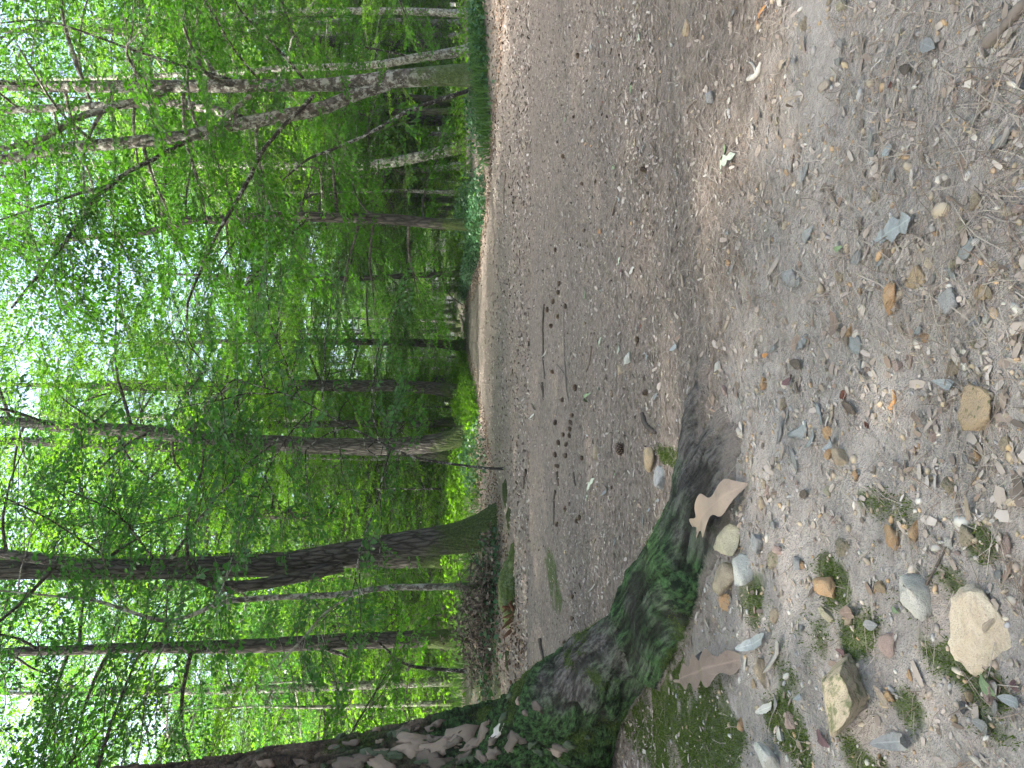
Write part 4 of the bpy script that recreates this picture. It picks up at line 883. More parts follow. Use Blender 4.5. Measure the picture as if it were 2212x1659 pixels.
# ------------------------------------------------------------------ fallen leaves, bark flakes
def leaf_blade(seed, lobes=0, wr=.42, curl=.12, stalk=.12, n=44, fold=.1):
    """leaf of length 1 along X: lobed outline, curled, with stalk"""
    r = np.random.default_rng(seed); t = np.linspace(0, 1, n); env = np.sin(np.pi * np.clip(t, 0, 1) ** .8) ** .75
    ph = r.uniform(0, 1); prof = env * wr
    if lobes:
        a_ = .26 if curl < .2 else .30; tt = t ** .9; L1 = (1 - a_) + a_ * np.cos(2 * np.pi * (tt * lobes - .58)); L2 = (1 - a_) + a_ * np.cos(2 * np.pi * (tt * lobes - .50)); env = np.sin(np.pi * np.clip(t, 0, 1) ** 1.25) ** .62; prof = env * wr
    else: L1 = 1 + .06 * r.normal(0, 1, n); L2 = 1 + .06 * r.normal(0, 1, n)
    hw1 = prof * .5 * L1; hw2 = prof * .5 * L2; V = []
    cols = [-1, -.5, 0, .5, 1]
    for i in range(n):
        for c in cols:
            y = c * (hw1[i] if c > 0 else hw2[i]); V.append([t[i] - .5, y, 0])
    V = np.array(V); c1, c2 = r.normal(0, curl), r.normal(0, curl)
    V[:, 2] = c1 * (V[:, 0] ** 2 * 3) + fold * np.abs(V[:, 1]) * 1.2 + c2 * V[:, 1] * V[:, 0] * 4 + .035 * vnoise(V * 6 + seed, seed)
    V[:, 2] -= V[:, 2].min() - .01
    i = np.arange(n - 1)[:, None] * 5; j = np.arange(4)[None]; Q = np.stack([i + j, i + j + 1, i + 5 + j + 1, i + 5 + j], -1).reshape(-1, 4)
    if stalk:
        sv, sq, _ = tube(np.array([[-.5, 0, V[2, 2]], [-.5 - stalk, r.normal(0, .03), .01]]), [.012, .009], 4, cap=False); Q = np.concatenate([Q, sq + len(V)]); V = np.concatenate([V, sv])
    rib = np.concatenate([np.tile([0, 0, 1.0, 0, 0], n), np.ones(len(V) - 5 * n)]); return V, Q, None, rib, np.concatenate([np.repeat(t, 5), np.zeros(len(V) - 5 * n)])
def leaf_mesh(mat, *a, **k):
    V, Q, _, rib, tl = leaf_blade(*a, **k); side = np.concatenate([np.tile([1, .5, 0, .5, 1.0], len(rib) // 5), np.zeros(len(rib) - 5 * (len(rib) // 5))]); return make_mesh('fallen_leaf', V, Q, None, True, [mat], None, {'rib': rib, 'vein': tl * 9 - side * .9})
def tag_flat(kind, u1, v1, u2, v2, wpx, m, label, seed, lobes=0, curl=.12, group=None, lift=.004, tilt=.08):
    """leaf or flake whose long axis runs between two measured points"""
    a, t1 = gp(u1, v1); b, t2 = gp(u2, v2); d = b - a; L = np.linalg.norm(d); W = wpx * PXM * (t1 + t2) * .5
    c = (a + b) / 2; c[2] = Hs(c[0], c[1]) + lift; r = np.random.default_rng(seed)
    if kind == 'fallen_leaf':
        me = leaf_mesh(LEAFM[m], seed, lobes, min(W / L * 1.3, .75) if lobes else min(W / L * 1.1, .7), curl); sc = (L, L, L); cat = 'leaf'
    else:
        me = make_mesh('bark_flake', *flake_mesh(seed, .012, 11, curl), mats=[BARKM[m]]); sc = (L * 1.05, W / .6 * 1.05, L); cat = 'bark'
    o = link(kind, me, None, c, orient(np.array([r.normal(0, tilt), r.normal(0, tilt), 1]), d), sc); return tag(o, label, cat, group)
leaves = [
 (1492, 1470, 1606, 1422, 60, 'brown', 'mauve-brown lobed oak leaf lying on moss under the root', 5, .10),
 (1516, 1160, 1618, 1044, 74, 'pale', 'big pale curled oak leaf with deep lobes against the root', 3, .22),
 (1614, 1402, 1678, 1368, 24, 'blue', 'blue-grey leaf scrap between brown oak leaf and pale flake', 0, .1),
 (1770, 1578, 1802, 1614, 24, 'purple', 'dark purple leaf in moss by the long tan stone', 0, .15),
 (1918, 1602, 1998, 1600, 34, 'grey', 'curled grey leaf at the end of the long tan stone', 0, .4),
 (2118, 1555, 2156, 1590, 28, 'grey', 'grey leaf scrap left of the large yellow flint', 0, .2),
 (2192, 1468, 2212, 1496, 18, 'purple', 'reddish leaf scrap at the bottom left corner', 0, .2),
 (1932, 1312, 1948, 1324, 12, 'green', 'tiny fresh green leaf scrap on the moss', 0, .1),
 (1648, 1540, 1676, 1516, 16, 'white', 'whitish leaf scrap in moss left of the pale flake', 0, .2),
 (1900, 520, 1990, 470, 46, 'blue', 'large blue-grey lobed leaf on the sandy path, lower middle', 3, .06),
 (1738, 395, 1748, 352, 22, 'grey', 'grey-green leaf left of the bare patch', 0, .15),
 (1566, 372, 1592, 332, 22, 'palegreen', 'pale green torn leaf in the needle litter', 4, .2),
 (1560, 345, 1575, 312, 14, 'green', 'curled green leaf next to the pale green torn leaf', 0, .3),
 (1926, 398, 1942, 358, 18, 'grey', 'narrow grey leaf between the tan stone and the bare patch', 0, .15),
 (1916, 335, 1938, 312, 22, 'blue', 'roundish blue-grey leaf scrap below the bare patch', 0, .15),
 (1740, 525, 1762, 488, 22, 'grey', 'grey oval leaf above the white oblong pebble', 0, .1),
 (1272, 1076, 1284, 1032, 12, 'palegreen', 'white-green lobed leaf beyond the root', 4, .15),
 (1152, 905, 1162, 872, 10, 'white', 'bleached leaf beyond the long stick', 3, .2),
 (1337, 764, 1344, 736, 9, 'palegreen', 'pale leaf strip in mid path', 0, .2),
 (1362, 590, 1372, 577, 12, 'white', 'bright white leaf scrap in mid path', 0, .2),
 (1262, 646, 1270, 620, 8, 'green', 'grey-green leaf right of the long stick', 0, .1),
 (1272, 868, 1282, 848, 8, 'green', 'fresh green leaf by the middle pine cones', 0, .15),
 (1296, 748, 1302, 728, 8, 'palegreen', 'pale greenish leaf between the stick and the pale stone', 0, .15),
 (1364, 205, 1368, 182, 10, 'green', 'green leaf alone on the right half of the path', 0, .15),
 (1222, 262, 1226, 240, 8, 'green', 'dull green leaf on the right side near the verge', 0, .15),
 (1384, 88, 1390, 66, 14, 'palegreen', 'pale green torn leaf near the right edge', 4, .15),
 (1308, 1070, 1316, 1044, 12, 'grey', 'silver-grey leaf near the root, beyond the stone slab', 0, .2),
 (1690, 150, 1704, 128, 16, 'tan', 'tan curled leaf right of the pinkish chip', 0, .3),
 (1722, 230, 1736, 206, 14, 'tan', 'tan folded leaf above the bare patch', 0, .35),
 (1640, 46, 1662, 10, 9, 'orange', 'orange-brown narrow leaf near the right edge', 0, .2),
]
for i, (u1, v1, u2, v2, w, m, lab, lob, cu) in enumerate(leaves): tag_flat('fallen_leaf', u1, v1, u2, v2, w, m, lab, 900 + i, lob, cu)
flakes = [
 (1662, 1450, 1700, 1376, 20, 'white', 'long white curled bark strip on bare soil by the moss', .3),
 (1845, 724, 1862, 764, 40, 'blue', 'blue-grey bark flake with a long tail in the sand', .08), (1856, 762, 1868, 816, 14, 'blue', 'tail piece of the long-tailed bark flake', .05),
 (1726, 762, 1748, 716, 24, 'blue', 'leaning blue-grey bark flake above the long-tailed one', .15),
 (1710, 950, 1746, 912, 38, 'blue', 'broad blue-grey bark flake in the middle of the flake cluster', .12),
 (1682, 964, 1696, 898, 18, 'grey', 'long grey bark flake at the far side of the flake cluster', .15),
 (1698, 920, 1706, 876, 12, 'grey', 'narrow grey bark splinter in the flake cluster', .1),
 (1762, 860, 1784, 918, 22, 'blue', 'forked blue-grey bark flake near the tan one', .12),
 (1792, 922, 1802, 866, 17, 'tan', 'tan slab of bark nearest in the flake cluster', .1),
 (1754, 970, 1768, 922, 15, 'blue', 'curved grey bark splinter under the broad flake', .2),
 (1714, 964, 1726, 1022, 19, 'grey', 'oblong grey bark flake left of the flake cluster', .1),
 (2010, 622, 2030, 584, 20, 'grey', 'grey bark flake near the pale yellow chip', .1), (2054, 580, 2070, 608, 18, 'blue', 'oval grey flake near the bottom edge', .05),
 (1898, 580, 1914, 554, 16, 'blue', 'blue-grey bark flake below the large blue-grey leaf', .1), (1560, 724, 1580, 670, 18, 'tan', 'tan bark strip at the end of the thin surface root', .15),
 (1654, 630, 1670, 592, 18, 'white', 'whitish bark flake in the needle litter', .15), (1676, 622, 1688, 590, 14, 'tan', 'tan bark flake beside the whitish one', .1),
 (1580, 602, 1590, 548, 12, 'grey', 'long thin grey bark flake in mid litter', .1), (1720, 622, 1734, 596, 19, 'grey', 'squarish grey bark flake in the litter', .1),
 (2082, 970, 2098, 1006, 19, 'grey', 'dark-edged grey bark flake left of the big embedded flint', .15), (1980, 725, 1998, 704, 20, 'blue', 'blue-grey flake touching the big rock hollow', .1),
 (2140, 330, 2206, 268, 34, 'grey', 'long grey bark slab near the bottom right corner', .12), (2080, 292, 2124, 236, 40, 'grey', 'broad grey bark slab near the bottom right corner', .08),
 (2080, 556, 2118, 514, 36, 'blue', 'blue-grey bark flake at the bottom beyond the sunken stone', .12),
 (1404, 1168, 1414, 1128, 14, 'white', 'white bark chip lying at the far edge of the root', .2), (1386, 1146, 1392, 1106, 8, 'blue', 'thin pale blue splinter beside the white bark chip', .1),
 (1326, 1182, 1332, 1160, 8, 'blue', 'small pale splinter beyond the root', .1), (1280, 1278, 1288, 1254, 8, 'white', 'white splinter where the root meets the trunk', .15),
 (1176, 775, 1182, 752, 6, 'white', 'cream bark sliver beside the long stick', .1),
]
for i, (u1, v1, u2, v2, w, m, lab, cu) in enumerate(flakes): tag_flat('bark_flake', u1, v1, u2, v2, w, m, lab, 960 + i, 0, cu)
# a pale forked piece of wood on the right
r = np.random.default_rng(71)
SMALLF = [make_mesh('bark_flake', *flake_mesh(600 + i, .03, 8, r.normal(0, .15)), mats=[BARKM[c]]) for i, c in enumerate(['grey', 'blue', 'tan', 'grey', 'bark', 'white', 'grey', 'tan'])]
SMALLL = [leaf_mesh(LEAFM[c], 640 + i, 0, r.uniform(.35, .55), .25, .1, 9) for i, c in enumerate(['grey', 'tan', 'brown', 'green', 'blue', 'brown', 'orange', 'tan', 'purple', 'palegreen'])]
SMALLS = [stone_mesh(670 + i, 2, 8, STONE[c], 'pebble') for i, c in enumerate(['orange', 'tan', 'white', 'yellow', 'grey', 'pink', 'dark', 'olive', 'red'])]
SC_ = ['grey', 'blue-grey', 'tan', 'dull grey', 'dark brown', 'whitish', 'ash-grey', 'light tan']; LC_ = ['grey', 'tan', 'brown', 'green', 'blue-grey', 'dark brown', 'orange', 'pale tan', 'purple', 'pale green']; PC_ = ['orange', 'tan', 'white', 'yellow', 'grey', 'pink', 'dark grey', 'olive', 'red']
for name, meshes, cols, cat, n, s0, s1, what in (('bark_flake', SMALLF, SC_, 'bark', 64, .016, .038, 'bark chip'), ('fallen_leaf', SMALLL, LC_, 'leaf', 56, .022, .045, 'fallen leaf'), ('pebble', SMALLS, PC_, 'pebble', 60, .005, .011, 'pebble')):
    xs, ys = wedge(n, .75, 3.6, {'bark_flake': 162, 'fallen_leaf': 142, 'pebble': 172}[name], 1.3, .5)
    for i in range(n):
        if xs[i] < -.45 and ys[i] > 1.5: continue
        k = int(r.integers(len(meshes))); sz = r.uniform(s0, s1); zone = ('on the sand at the bottom' if ys[i] < 1.15 else 'in the litter of the near path' if ys[i] < 2.0 else 'in mid path beyond the root'); sd_ = 'right' if xs[i] > .25 else ('left' if xs[i] < -.15 else 'middle')
        hz_ = Hs(xs[i], ys[i]) + (sz * .25 if name == 'pebble' else .007)
        tag(link(name, meshes[k], None, (xs[i], ys[i], hz_), (r.normal(0, .15), r.normal(0, .15), r.uniform(0, 6.28)), (sz, sz * r.uniform(.7, 1.1), sz * (.6 if name == 'pebble' else 1))), f'small {cols[k]} {what} {zone}, {sd_} side' if sd_ != 'middle' else f'small {cols[k]} {what} {zone}, middle', cat, f'{cols[k]} {what}s {zone}, {sd_}')
# ------------------------------------------------------------------ pine cones
def cone_mesh(seed):
    r = np.random.default_rng(seed); mb = MB(); tip = []
    V, T = ICO[2]; core = V * np.array([.5, .33, .33]); mb.add(core, None, T); tip += [0.0] * len(core)
    n = 64
    for i in range(n):
        t = (i + .5) / n; a = i * 2.39996; x = -.52 + 1.04 * t; rr = .40 * math.sin(math.pi * (.12 + .80 * t)) ** .7; o = np.array([x, math.cos(a) * rr, math.sin(a) * rr]); d = nrm(np.array([.75 - .3 * t, math.cos(a), math.sin(a)])); s = np.array([0, -math.sin(a), math.cos(a)]); w = .105 * (1 - .35 * abs(t - .4)); u = np.cross(d, s)
        b0 = o - d * .16; e = o + d * .12
        Vv = np.array([b0 - s * w * .4, b0 + s * w * .4, o + s * w, e + s * w * .55 + u * .02, e - s * w * .55 + u * .02, o - s * w, o + u * .05, e + d * .03 - u * .05])
        mb.add(Vv, [[0, 1, 2, 5], [5, 2, 3, 4]], [[2, 6, 3], [3, 6, 4], [4, 6, 5], [3, 4, 7]]); tip += [0, 0, .3, 1, 1, .3, .4, .8]
    return mb.mesh('pine_cone', [M_CONE], attrs={'tip': np.array(tip)})
CONES = [cone_mesh(s) for s in (1, 2)]
def E(x, y): return 918 + x * .3482, 540 + y * .3482
def Dq(x, y): return 918 + x * .349, 1080 + y * .349
def Fq(x, y): return 918 + x * .3482, y * .3482
cones = [(*E(1230, 1235), 26, 'largest pine cone, dark and open, in mid path beyond the root', None)]
for p in [(840, 210), (835, 265), (803, 318), (766, 370), (832, 412), (790, 470), (878, 350)]: cones.append((*E(*p), 11, 'small brown pine cone in the group right of the long stick', 'pine cones right of the long stick'))
for p in [(912, 1070), (907, 1110), (905, 1150), (920, 1025), (835, 1195), (880, 1275), (815, 1270), (830, 1340), (815, 1070), (860, 930), (865, 1145), (885, 1205)]: cones.append((*E(*p), 11, 'dark pine cone in the loose cluster beyond the largest cone', 'pine cones in the loose cluster'))
cones += [(*E(940, 855), 13, 'reddish-brown pine cone at the left end of the thin branch', None), (*E(798, 755), 10, 'pine cone between the long stick and the thin branch', None), (*E(880, 1605), 12, 'pine cone beside the dark stick near the trunk', None),
          (*E(1380, 885), 16, 'flattened brown pine cone halfway to the root', None), (*E(1325, 555), 13, 'pine cone in mid path close to the white leaf scrap', None), (*E(980, 1290), 11, 'elongated dark pine cone left of the loose cluster', None)]
for p in [(875, 55), (965, 110), (950, 130), (825, 150), (920, 735), (875, 885), (920, 600)]: cones.append((*Dq(*p), 11, 'pine cone lying on brown litter beyond the mossy root', 'pine cones beyond the root'))
cones += [(*Fq(955, 345), 12, 'reddish pine cone near the right verge', None), (*Fq(865, 970), 11, 'dark pine cone on the right half, farthest one', None), (*Fq(980, 1140), 9, 'small pine cone near the thin stick on the right half', None),
          (*Fq(1370, 1050), 15, 'dark pine cone in a hollow on the right half', None), (*Fq(995, 1430), 9, 'small dark pine cone towards the middle, alone', None), (*Fq(815, 1550), 9, 'tiny far pine cone in the middle of the path', None)]
for i, (u, v, w, lab, grp) in enumerate(cones):
    p, t = gp(u, v); L = w * PXM * t * 1.05; r = np.random.default_rng(i + 40)
    tag(link('pine_cone', CONES[i % 2], None, (p[0], p[1], p[2] + L * .27), (r.uniform(0, 6), r.normal(.1, .35), r.uniform(0, 6.28)), (L, L * r.uniform(.85, 1.0), L * .9)), lab, 'pine cone', grp)
# ------------------------------------------------------------------ sticks
def put_stick(pts, wpx, mat, label, seed, r_end=.6, name='stick', side=None, lift=.6):
    G = []; W = []
    for u, v in pts:
        p, t = gp(u, v); G.append(p); W.append(wpx * PXM * t * .5)
    S = spline(np.array(G), 18); S[:, 2] = H(S[:, 0], S[:, 1]); S[:, 2] = np.maximum(S[:, 2], np.linspace(S[0, 2], S[-1, 2], 18)) ; R = np.interp(np.linspace(0, 1, 18), np.linspace(0, 1, len(W)), W) * np.linspace(1, r_end, 18); S[:, 2] += R * lift
    r = np.random.default_rng(seed); S[:, :2] += np.stack([vnoise(S * 9, seed), vnoise(S * 9, seed + 1)], 1) * R[:, None] * .8
    V, Q, T = tube(S, R * (1 + .18 * r.normal(0, 1, 18)), 8, .15, seed); mb = MB(); mb.add(V, Q, T)
    o = S[0].copy(); root = link(name, mb.mesh(name, [mat], True, o), None, o)
    tag(root, label, 'stick')
    if side:
        G = np.array([gp(u, v)[0] for u, v in side]); G[:, 2] += R[8] * lift; mb = MB(); mb.add(*tube(spline(G, 10), np.linspace(R[8] * .8, R[8] * .4, 10), 6)); link('side_twig', mb.mesh('side_twig', [mat], True, o), root)
put_stick([E(745, 340), E(735, 480), E(740, 620), E(746, 800)], 5, M_DARKSTICK, 'long thin straight stick lying across the path', 1)
put_stick([E(733, 825), E(738, 925)], 6, M_DARKSTICK, 'short dark stick in line with the long stick', 2)
put_stick([E(865, 370), E(868, 560), E(876, 720), E(885, 860), E(896, 940)], 5, M_STICK, 'thin forked branch lying across the path nearer than the long stick', 3, side=[E(884, 800), E(850, 745), E(820, 710)])
put_stick([E(1038, 600), E(1025, 680), E(1003, 748)], 6, M_STICK, 'short curved twig in mid path', 4)
put_stick([E(1358, 1018), E(1380, 1085), E(1432, 1138)], 12, M_DARKSTICK, 'dark knobbly bent stick beyond the root', 5, .9)
put_stick([E(1162, 1132), E(1155, 1255)], 8, M_STICK, 'brown stick near the largest pine cone', 6)
put_stick([E(812, 1490), Dq(800, 0), Dq(800, 150)], 5, M_DARKSTICK, 'dark straight stick beside the pine cones on the left', 7)
put_stick([E(825, 1372), E(831, 1455)], 7, M_DARKSTICK, 'short thick dark stick left of the loose cone cluster', 8)
put_stick([E(928, 1380), E(936, 1462)], 6, M_DARKSTICK, 'short dark twig nearer than the thick dark stick', 9)
put_stick([E(632, 1368), E(614, 1482)], 7, M_DARKSTICK, 'dark stick at the left verge litter', 10)
put_stick([Dq(718, 858), Dq(722, 920), Dq(738, 985)], 8, M_DARKSTICK, 'bent stick next to the pine trunk edge', 11)
put_stick([Fq(1205, 1138), Fq(1190, 1240), Fq(1162, 1335)], 6, M_STICK, 'curved brown stick on the right half of the path', 12)
put_stick([Fq(1398, 1195), Fq(1380, 1250), Fq(1348, 1312)], 9, M_STICK, 'knobbly brown twig on the right half of the path', 13)
put_stick([Fq(1330, 915), Fq(1305, 1088)], 5, M_DARKSTICK, 'thin dark stick right of the dark cone hollow', 14)
put_stick([Fq(502, 1078), Fq(494, 1200), Fq(490, 1335)], 4, M_STICK, 'long pale stick along the right verge', 15)
put_stick([(2134, 92), (2168, 60), (2214, 4)], 26, M_STICK, 'thick brown stick at the bottom right corner', 16, .9)
put_stick([(1486, 240), (1496, 222), (1508, 214)], 9, M_STICK, 'small curled twig beside the blocky grey stone', 17)
put_stick([(1576, 74), (1586, 22)], 7, M_DARKSTICK, 'thin dark stick near the right edge', 18)
put_stick([(1712, 372), (1716, 334)], 6, M_DARKSTICK, 'short black twig above the bare patch', 19)
put_stick([(1792, 402), (1812, 446)], 9, M_STICK, 'short brown twig left of the bare patch', 20)
put_stick([(2008, 1262), (2030, 1222), (2052, 1178)], 7, M_DARKSTICK, 'dark twig leaning on the upright white flint', 21, lift=2.0)
put_stick([(1620, 168), (1638, 158), (1646, 132)], 12, BARKM['white'], 'white bone-like forked piece of wood on the right', 22, .7, 'forked_wood', [(1638, 158), (1630, 140), (1622, 134)])
put_stick([(1926, 882), (1934, 862), (1930, 844)], 11, LEAFM['orange'], 'orange-brown catkin in the sand above the big embedded flint', 23, .6, 'catkin')

# ------------------------------------------------------------------ mossy stump, brush heap by the left verge
def stump():
    p, t = gp(1108, 1262); o = np.array([p[0], p[1], p[2]]); T = thing('rotten_stump', 'low mossy rotten stump with a brown hollow at the left verge', 'stump', o)
    mb = MB(); k = 22
    for i, (pts, rr) in enumerate([([(-.5, .25, -.03), (-.2, .12, .0), (.1, .02, .0), (.42, -.05, -.03)], [.09, .13, .12, .06]), ([(-.3, -.1, -.02), (-.05, -.05, .02), (.2, .1, .0)], [.08, .12, .08])]):
        S = spline(np.array(pts), 16); mb.add(*tube(S, np.interp(np.linspace(0, 1, 16), np.linspace(0, 1, len(rr)), rr), k, .35, 200 + i))
    link('stump_body', mb.mesh('stump_body', [M_MOSSYLOG], True), T)
    mb = MB()
    rs = np.random.default_rng(8)
    for i in range(22):
        c = np.array([rs.normal(-.24, .10), rs.normal(-.10, .05), .01]); d = np.array([rs.normal(0, .06), rs.normal(-.03, .04), rs.uniform(.03, .12)]); mb.add(*tube(np.array([c, c + d * .5 + rs.normal(0, .01, 3), c + d]), [rs.uniform(.015, .03), .018, .006], 5, .4, i))
    link('broken_wood', mb.mesh('broken_wood', [M_REDWOOD], False), T)
M_MOSSYLOG = bark_material('mossy_log', (.07, .055, .04), (.13, .10, .075), (.02, .016, .012), (8, 8, 8), .05, 1.3, 1.2, .02)
M_REDWOOD = litter_material('rotten_wood', [(.07, .035, .02), (.14, .075, .045)], .9, .1, 0, 30)
stump()
def mound(u, v, w, label, seed):
    p, t = gp(u, v); s = w * PXM * t * .5; V, T = ICO[3]; V = V * (1 + .3 * vnoise(V * 2 + seed, seed))[:, None]
    tag(link('mossy_mound', make_mesh('mossy_mound', V, None, T, True, [M_MOSSYLOG]), None, (p[0], p[1], p[2] - s * .08), (0, 0, seed), (s, s * 1.2, s * .3)), label, 'mound')
mound(1092, 1062, 60, 'mossy hummock right of the leaning oak foot', 3); mound(1100, 1120, 50, 'mossy root hummock in front of the leaning oak', 4); mound(1096, 1425, 44, 'small mossy hummock below the brushwood heap', 5)
bp, bt = gp(1085, 1395); bp = bp + np.array([-.1, 1.3, 0]); bp[2] = Hs(bp[0], bp[1])
BR = thing('brushwood_heap', 'heap of dead branches with brown withered leaves at the left verge', 'brushwood', bp)
r = np.random.default_rng(12); lv = MB(); BL = leaf_shapes(1700, .07, .6, 9); BR.scale = (.85, .85, .78)
BP = []
for i in range(60):
    a = r.uniform(0, 6.28); e = r.uniform(-.05, .75); c = np.array([r.normal(0, .5), r.normal(0, .35), r.uniform(.0, .5)]); L = r.uniform(.5, 1.3); d = np.array([math.cos(a) * math.cos(e), math.sin(a) * math.cos(e) * .7, math.sin(e) * .8])
    pts = np.array([c - d * L * .5, c + r.normal(0, .08, 3), c + d * L * .5]); pts[:, 2] = np.clip(pts[:, 2], -.03, 1.1); mb = MB(); mb.add(*tube(spline(pts, 7), np.linspace(r.uniform(.008, .016), .004, 7), 5)); link('dead_branch', mb.mesh('dead_branch', [M_DARKSTICK if i % 3 else M_STICK], True), BR)
n = 1700; BP = np.stack([r.normal(0, .55, n), r.normal(0, .33, n), np.abs(r.normal(0, .30, n)) * 1.0 + .03], 1); BP[:, 2] *= np.exp(-(BP[:, 0] / .85) ** 2) + .15
Mx = np.einsum('nij,njk,nkl->nil', rotm(2, r.uniform(0, 6.28, n)), rotm(1, r.normal(0, .8, n)), rotm(0, r.normal(0, .8, n)))
V = np.einsum('nij,nvj->nvi', Mx, BL) + BP[:, None]; lv.add(V.reshape(-1, 3), (np.arange(n)[:, None, None] * 6 + LEAFQ[None]).reshape(-1, 4))
tag(link('withered_leaves', lv.mesh('withered_leaves', [M_DEADLEAF]), BR), kind='stuff')

# ------------------------------------------------------------------ litter, needles, moss and verge plants (uncountable)
def ground_frame(n, x, y, r, tilt=.15):
    return np.einsum('nij,njk->nik', rotm(2, r.uniform(0, 6.28, n)), np.einsum('nij,njk->nik', rotm(1, r.normal(0, tilt, n)), rotm(0, r.normal(0, tilt, n))))
def scatter(name, tmplV, tmplQ, tmplT, x, y, size, mat, seed, tilt=.15, lift=0.0, stretch=None, z=None):
    r = np.random.default_rng(seed); n = len(x); M = ground_frame(n, x, y, r, tilt); m = len(tmplV)
    SV = tmplV[None] * np.asarray(size)[:, None, None] * (stretch(r, n) if stretch else np.ones((n, 1, 3)))
    V = np.einsum('nij,nvj->nvi', M, SV) + np.stack([x, y, (H(x, y) if z is None else z) + lift], 1)[:, None]
    Q = None if tmplQ is None else (np.arange(n)[:, None, None] * m + tmplQ[None]).reshape(-1, 4); T = None if tmplT is None else (np.arange(n)[:, None, None] * m + tmplT[None]).reshape(-1, 3)
    return tag(link(name, make_mesh(name, V.reshape(-1, 3), Q, T, False, [mat])), kind='stuff')
def keep(x, y, p, seed):
    r = np.random.default_rng(seed); k = r.random(len(x)) < p; return x[k], y[k]
# needles
NV = np.array([[-.5, -.011, .004], [-.5, .011, .004], [0, .011, .03], [0, -.011, .03], [.5, .008, .0], [.5, -.008, .0]]); NV[:, 1] *= .75; NV[2:4, 1] += .05
NQ = np.array([[0, 1, 2, 3], [3, 2, 4, 5]])
x, y = wedge(50000, .6, 8.5, 21, 1.5); pr = .25 + .75 * litter_mask(x, y) * (.45 + .55 * sstep(-.25, .35, vnoise(P3(x * 3, y * 3), 41))); pr *= 1 - .85 * np.exp(-(((x - .58) / .17) ** 2 + ((y - 1.22) / .08) ** 2) ** 2); pr = pr * np.where(x < -.25, .45, 1)
x, y = keep(x, y, pr, 1); rr_ = np.random.default_rng(2)
scatter('needle_litter', NV, NQ, None, x, y, rr_.uniform(.03, .075, len(x)), M_NEEDLES, 3, .08, .004)
x2, y2 = wedge(15000, .6, 2.4, 91, 1.2, .56); k2 = (x2 > .05) & (np.random.default_rng(92).random(len(x2)) < .35 + .65 * sstep(-.1, .5, vnoise(P3(x2 * 3.3, y2 * 3.3), 93))) & (np.exp(-(((x2 - .58) / .17) ** 2 + ((y2 - 1.22) / .08) ** 2) ** 2) < .4)
scatter('straw_litter', NV, NQ, None, x2[k2], y2[k2], np.random.default_rng(94).uniform(.03, .08, k2.sum()), M_NEEDLES, 95, .10, .006)
# chips of bark and leaf crumbs
CV = np.array([[-.5, -.2, 0], [-.1, -.34, .05], [.45, -.22, 0], [.5, .15, .03], [.05, .33, .06], [-.42, .24, .02]]); CQ = np.array([[0, 1, 4, 5], [1, 2, 3, 4]])
C4 = np.array([[-.5, -.2, 0], [.35, -.3, .05], [.5, .2, .01], [-.3, .32, .06]]); C4Q = np.array([[0, 1, 2, 3]])
st = lambda r, n: np.stack([r.uniform(.7, 1.5, n), r.uniform(.45, 1.1, n), np.ones(n)], 1)[:, None, :]
x, y = wedge(42000, .6, 8, 22, 1.55); pr = (.42 + .58 * litter_mask(x, y)) * (1 - .8 * np.clip(moss_mask(x, y) * 1.3, 0, 1)); pr *= 1 - .8 * np.exp(-(((x - .58) / .17) ** 2 + ((y - 1.22) / .08) ** 2) ** 2); pr = pr * (.45 + .55 * sstep(-.3, .35, fbm(P3(x * 1.7, y * 1.1), 2, 44))); x, y = keep(x, y, pr, 4)
scatter('bark_crumbs', CV, CQ, None, x, y, np.minimum(np.random.default_rng(5).gamma(1.7, .0034, len(x)) + .0035, .034), M_CHIPS, 6, .22, .003, st)
x, y = wedge(38000, 6, 30, 23, 1.25); k = (x > left_edge(y) - .3) & (x < right_edge(y) + .3); x, y = x[k], y[k]
scatter('path_litter', C4, C4Q, None, x, y, np.random.default_rng(7).uniform(.012, .045, len(x)), M_CHIPS, 8, .3, .007, st)
x, y = wedge(52000, 2.2, 10, 61, 1.2); x, y = keep(x, y, np.where(x < left_edge(y), .2, .3 + .7 * sstep(-.3, .3, fbm(P3(x * 1.1, y * .55), 2, 45))), 62)
scatter('trodden_litter', C4, C4Q, None, x, y, np.random.default_rng(63).gamma(1.8, .0034, len(x)) + .004, M_CHIPS, 64, .30, .004, st)
# pebbles and grit
x, y = wedge(5200, .7, 5, 24, 1.5); x, y = keep(x, y, np.where(litter_mask(x, y) < .6, 1, .35), 9)
scatter('grit', ICO[1][0] * np.array([1, .8, .55]), None, ICO[1][1], x, y, np.random.default_rng(10).gamma(2, .0013, len(x)) + .0016, M_PEBBLE, 11, .3, .001, st)
# verge leaf litter
r = np.random.default_rng(25); n = 20000; y = 4 + 30 * r.random(n) ** 1.3; sgn = r.random(n) < .5
x = np.where(sgn, left_edge(y) + .5 - r.gamma(1.6, .9, n), right_edge(y) - .6 + r.gamma(1.6, .9, n)); k = (np.abs(x) < .6 * y + .5); x, y = x[k], y[k]
LT = leaf_shapes(1, 1.0, .6, 3)[0]; LT[:, 0] -= .5
scatter('leaf_litter', LT, LEAFQ, None, x, y, np.random.default_rng(26).uniform(.035, .075, len(x)), M_BROWNLEAF, 27, .4, .012)
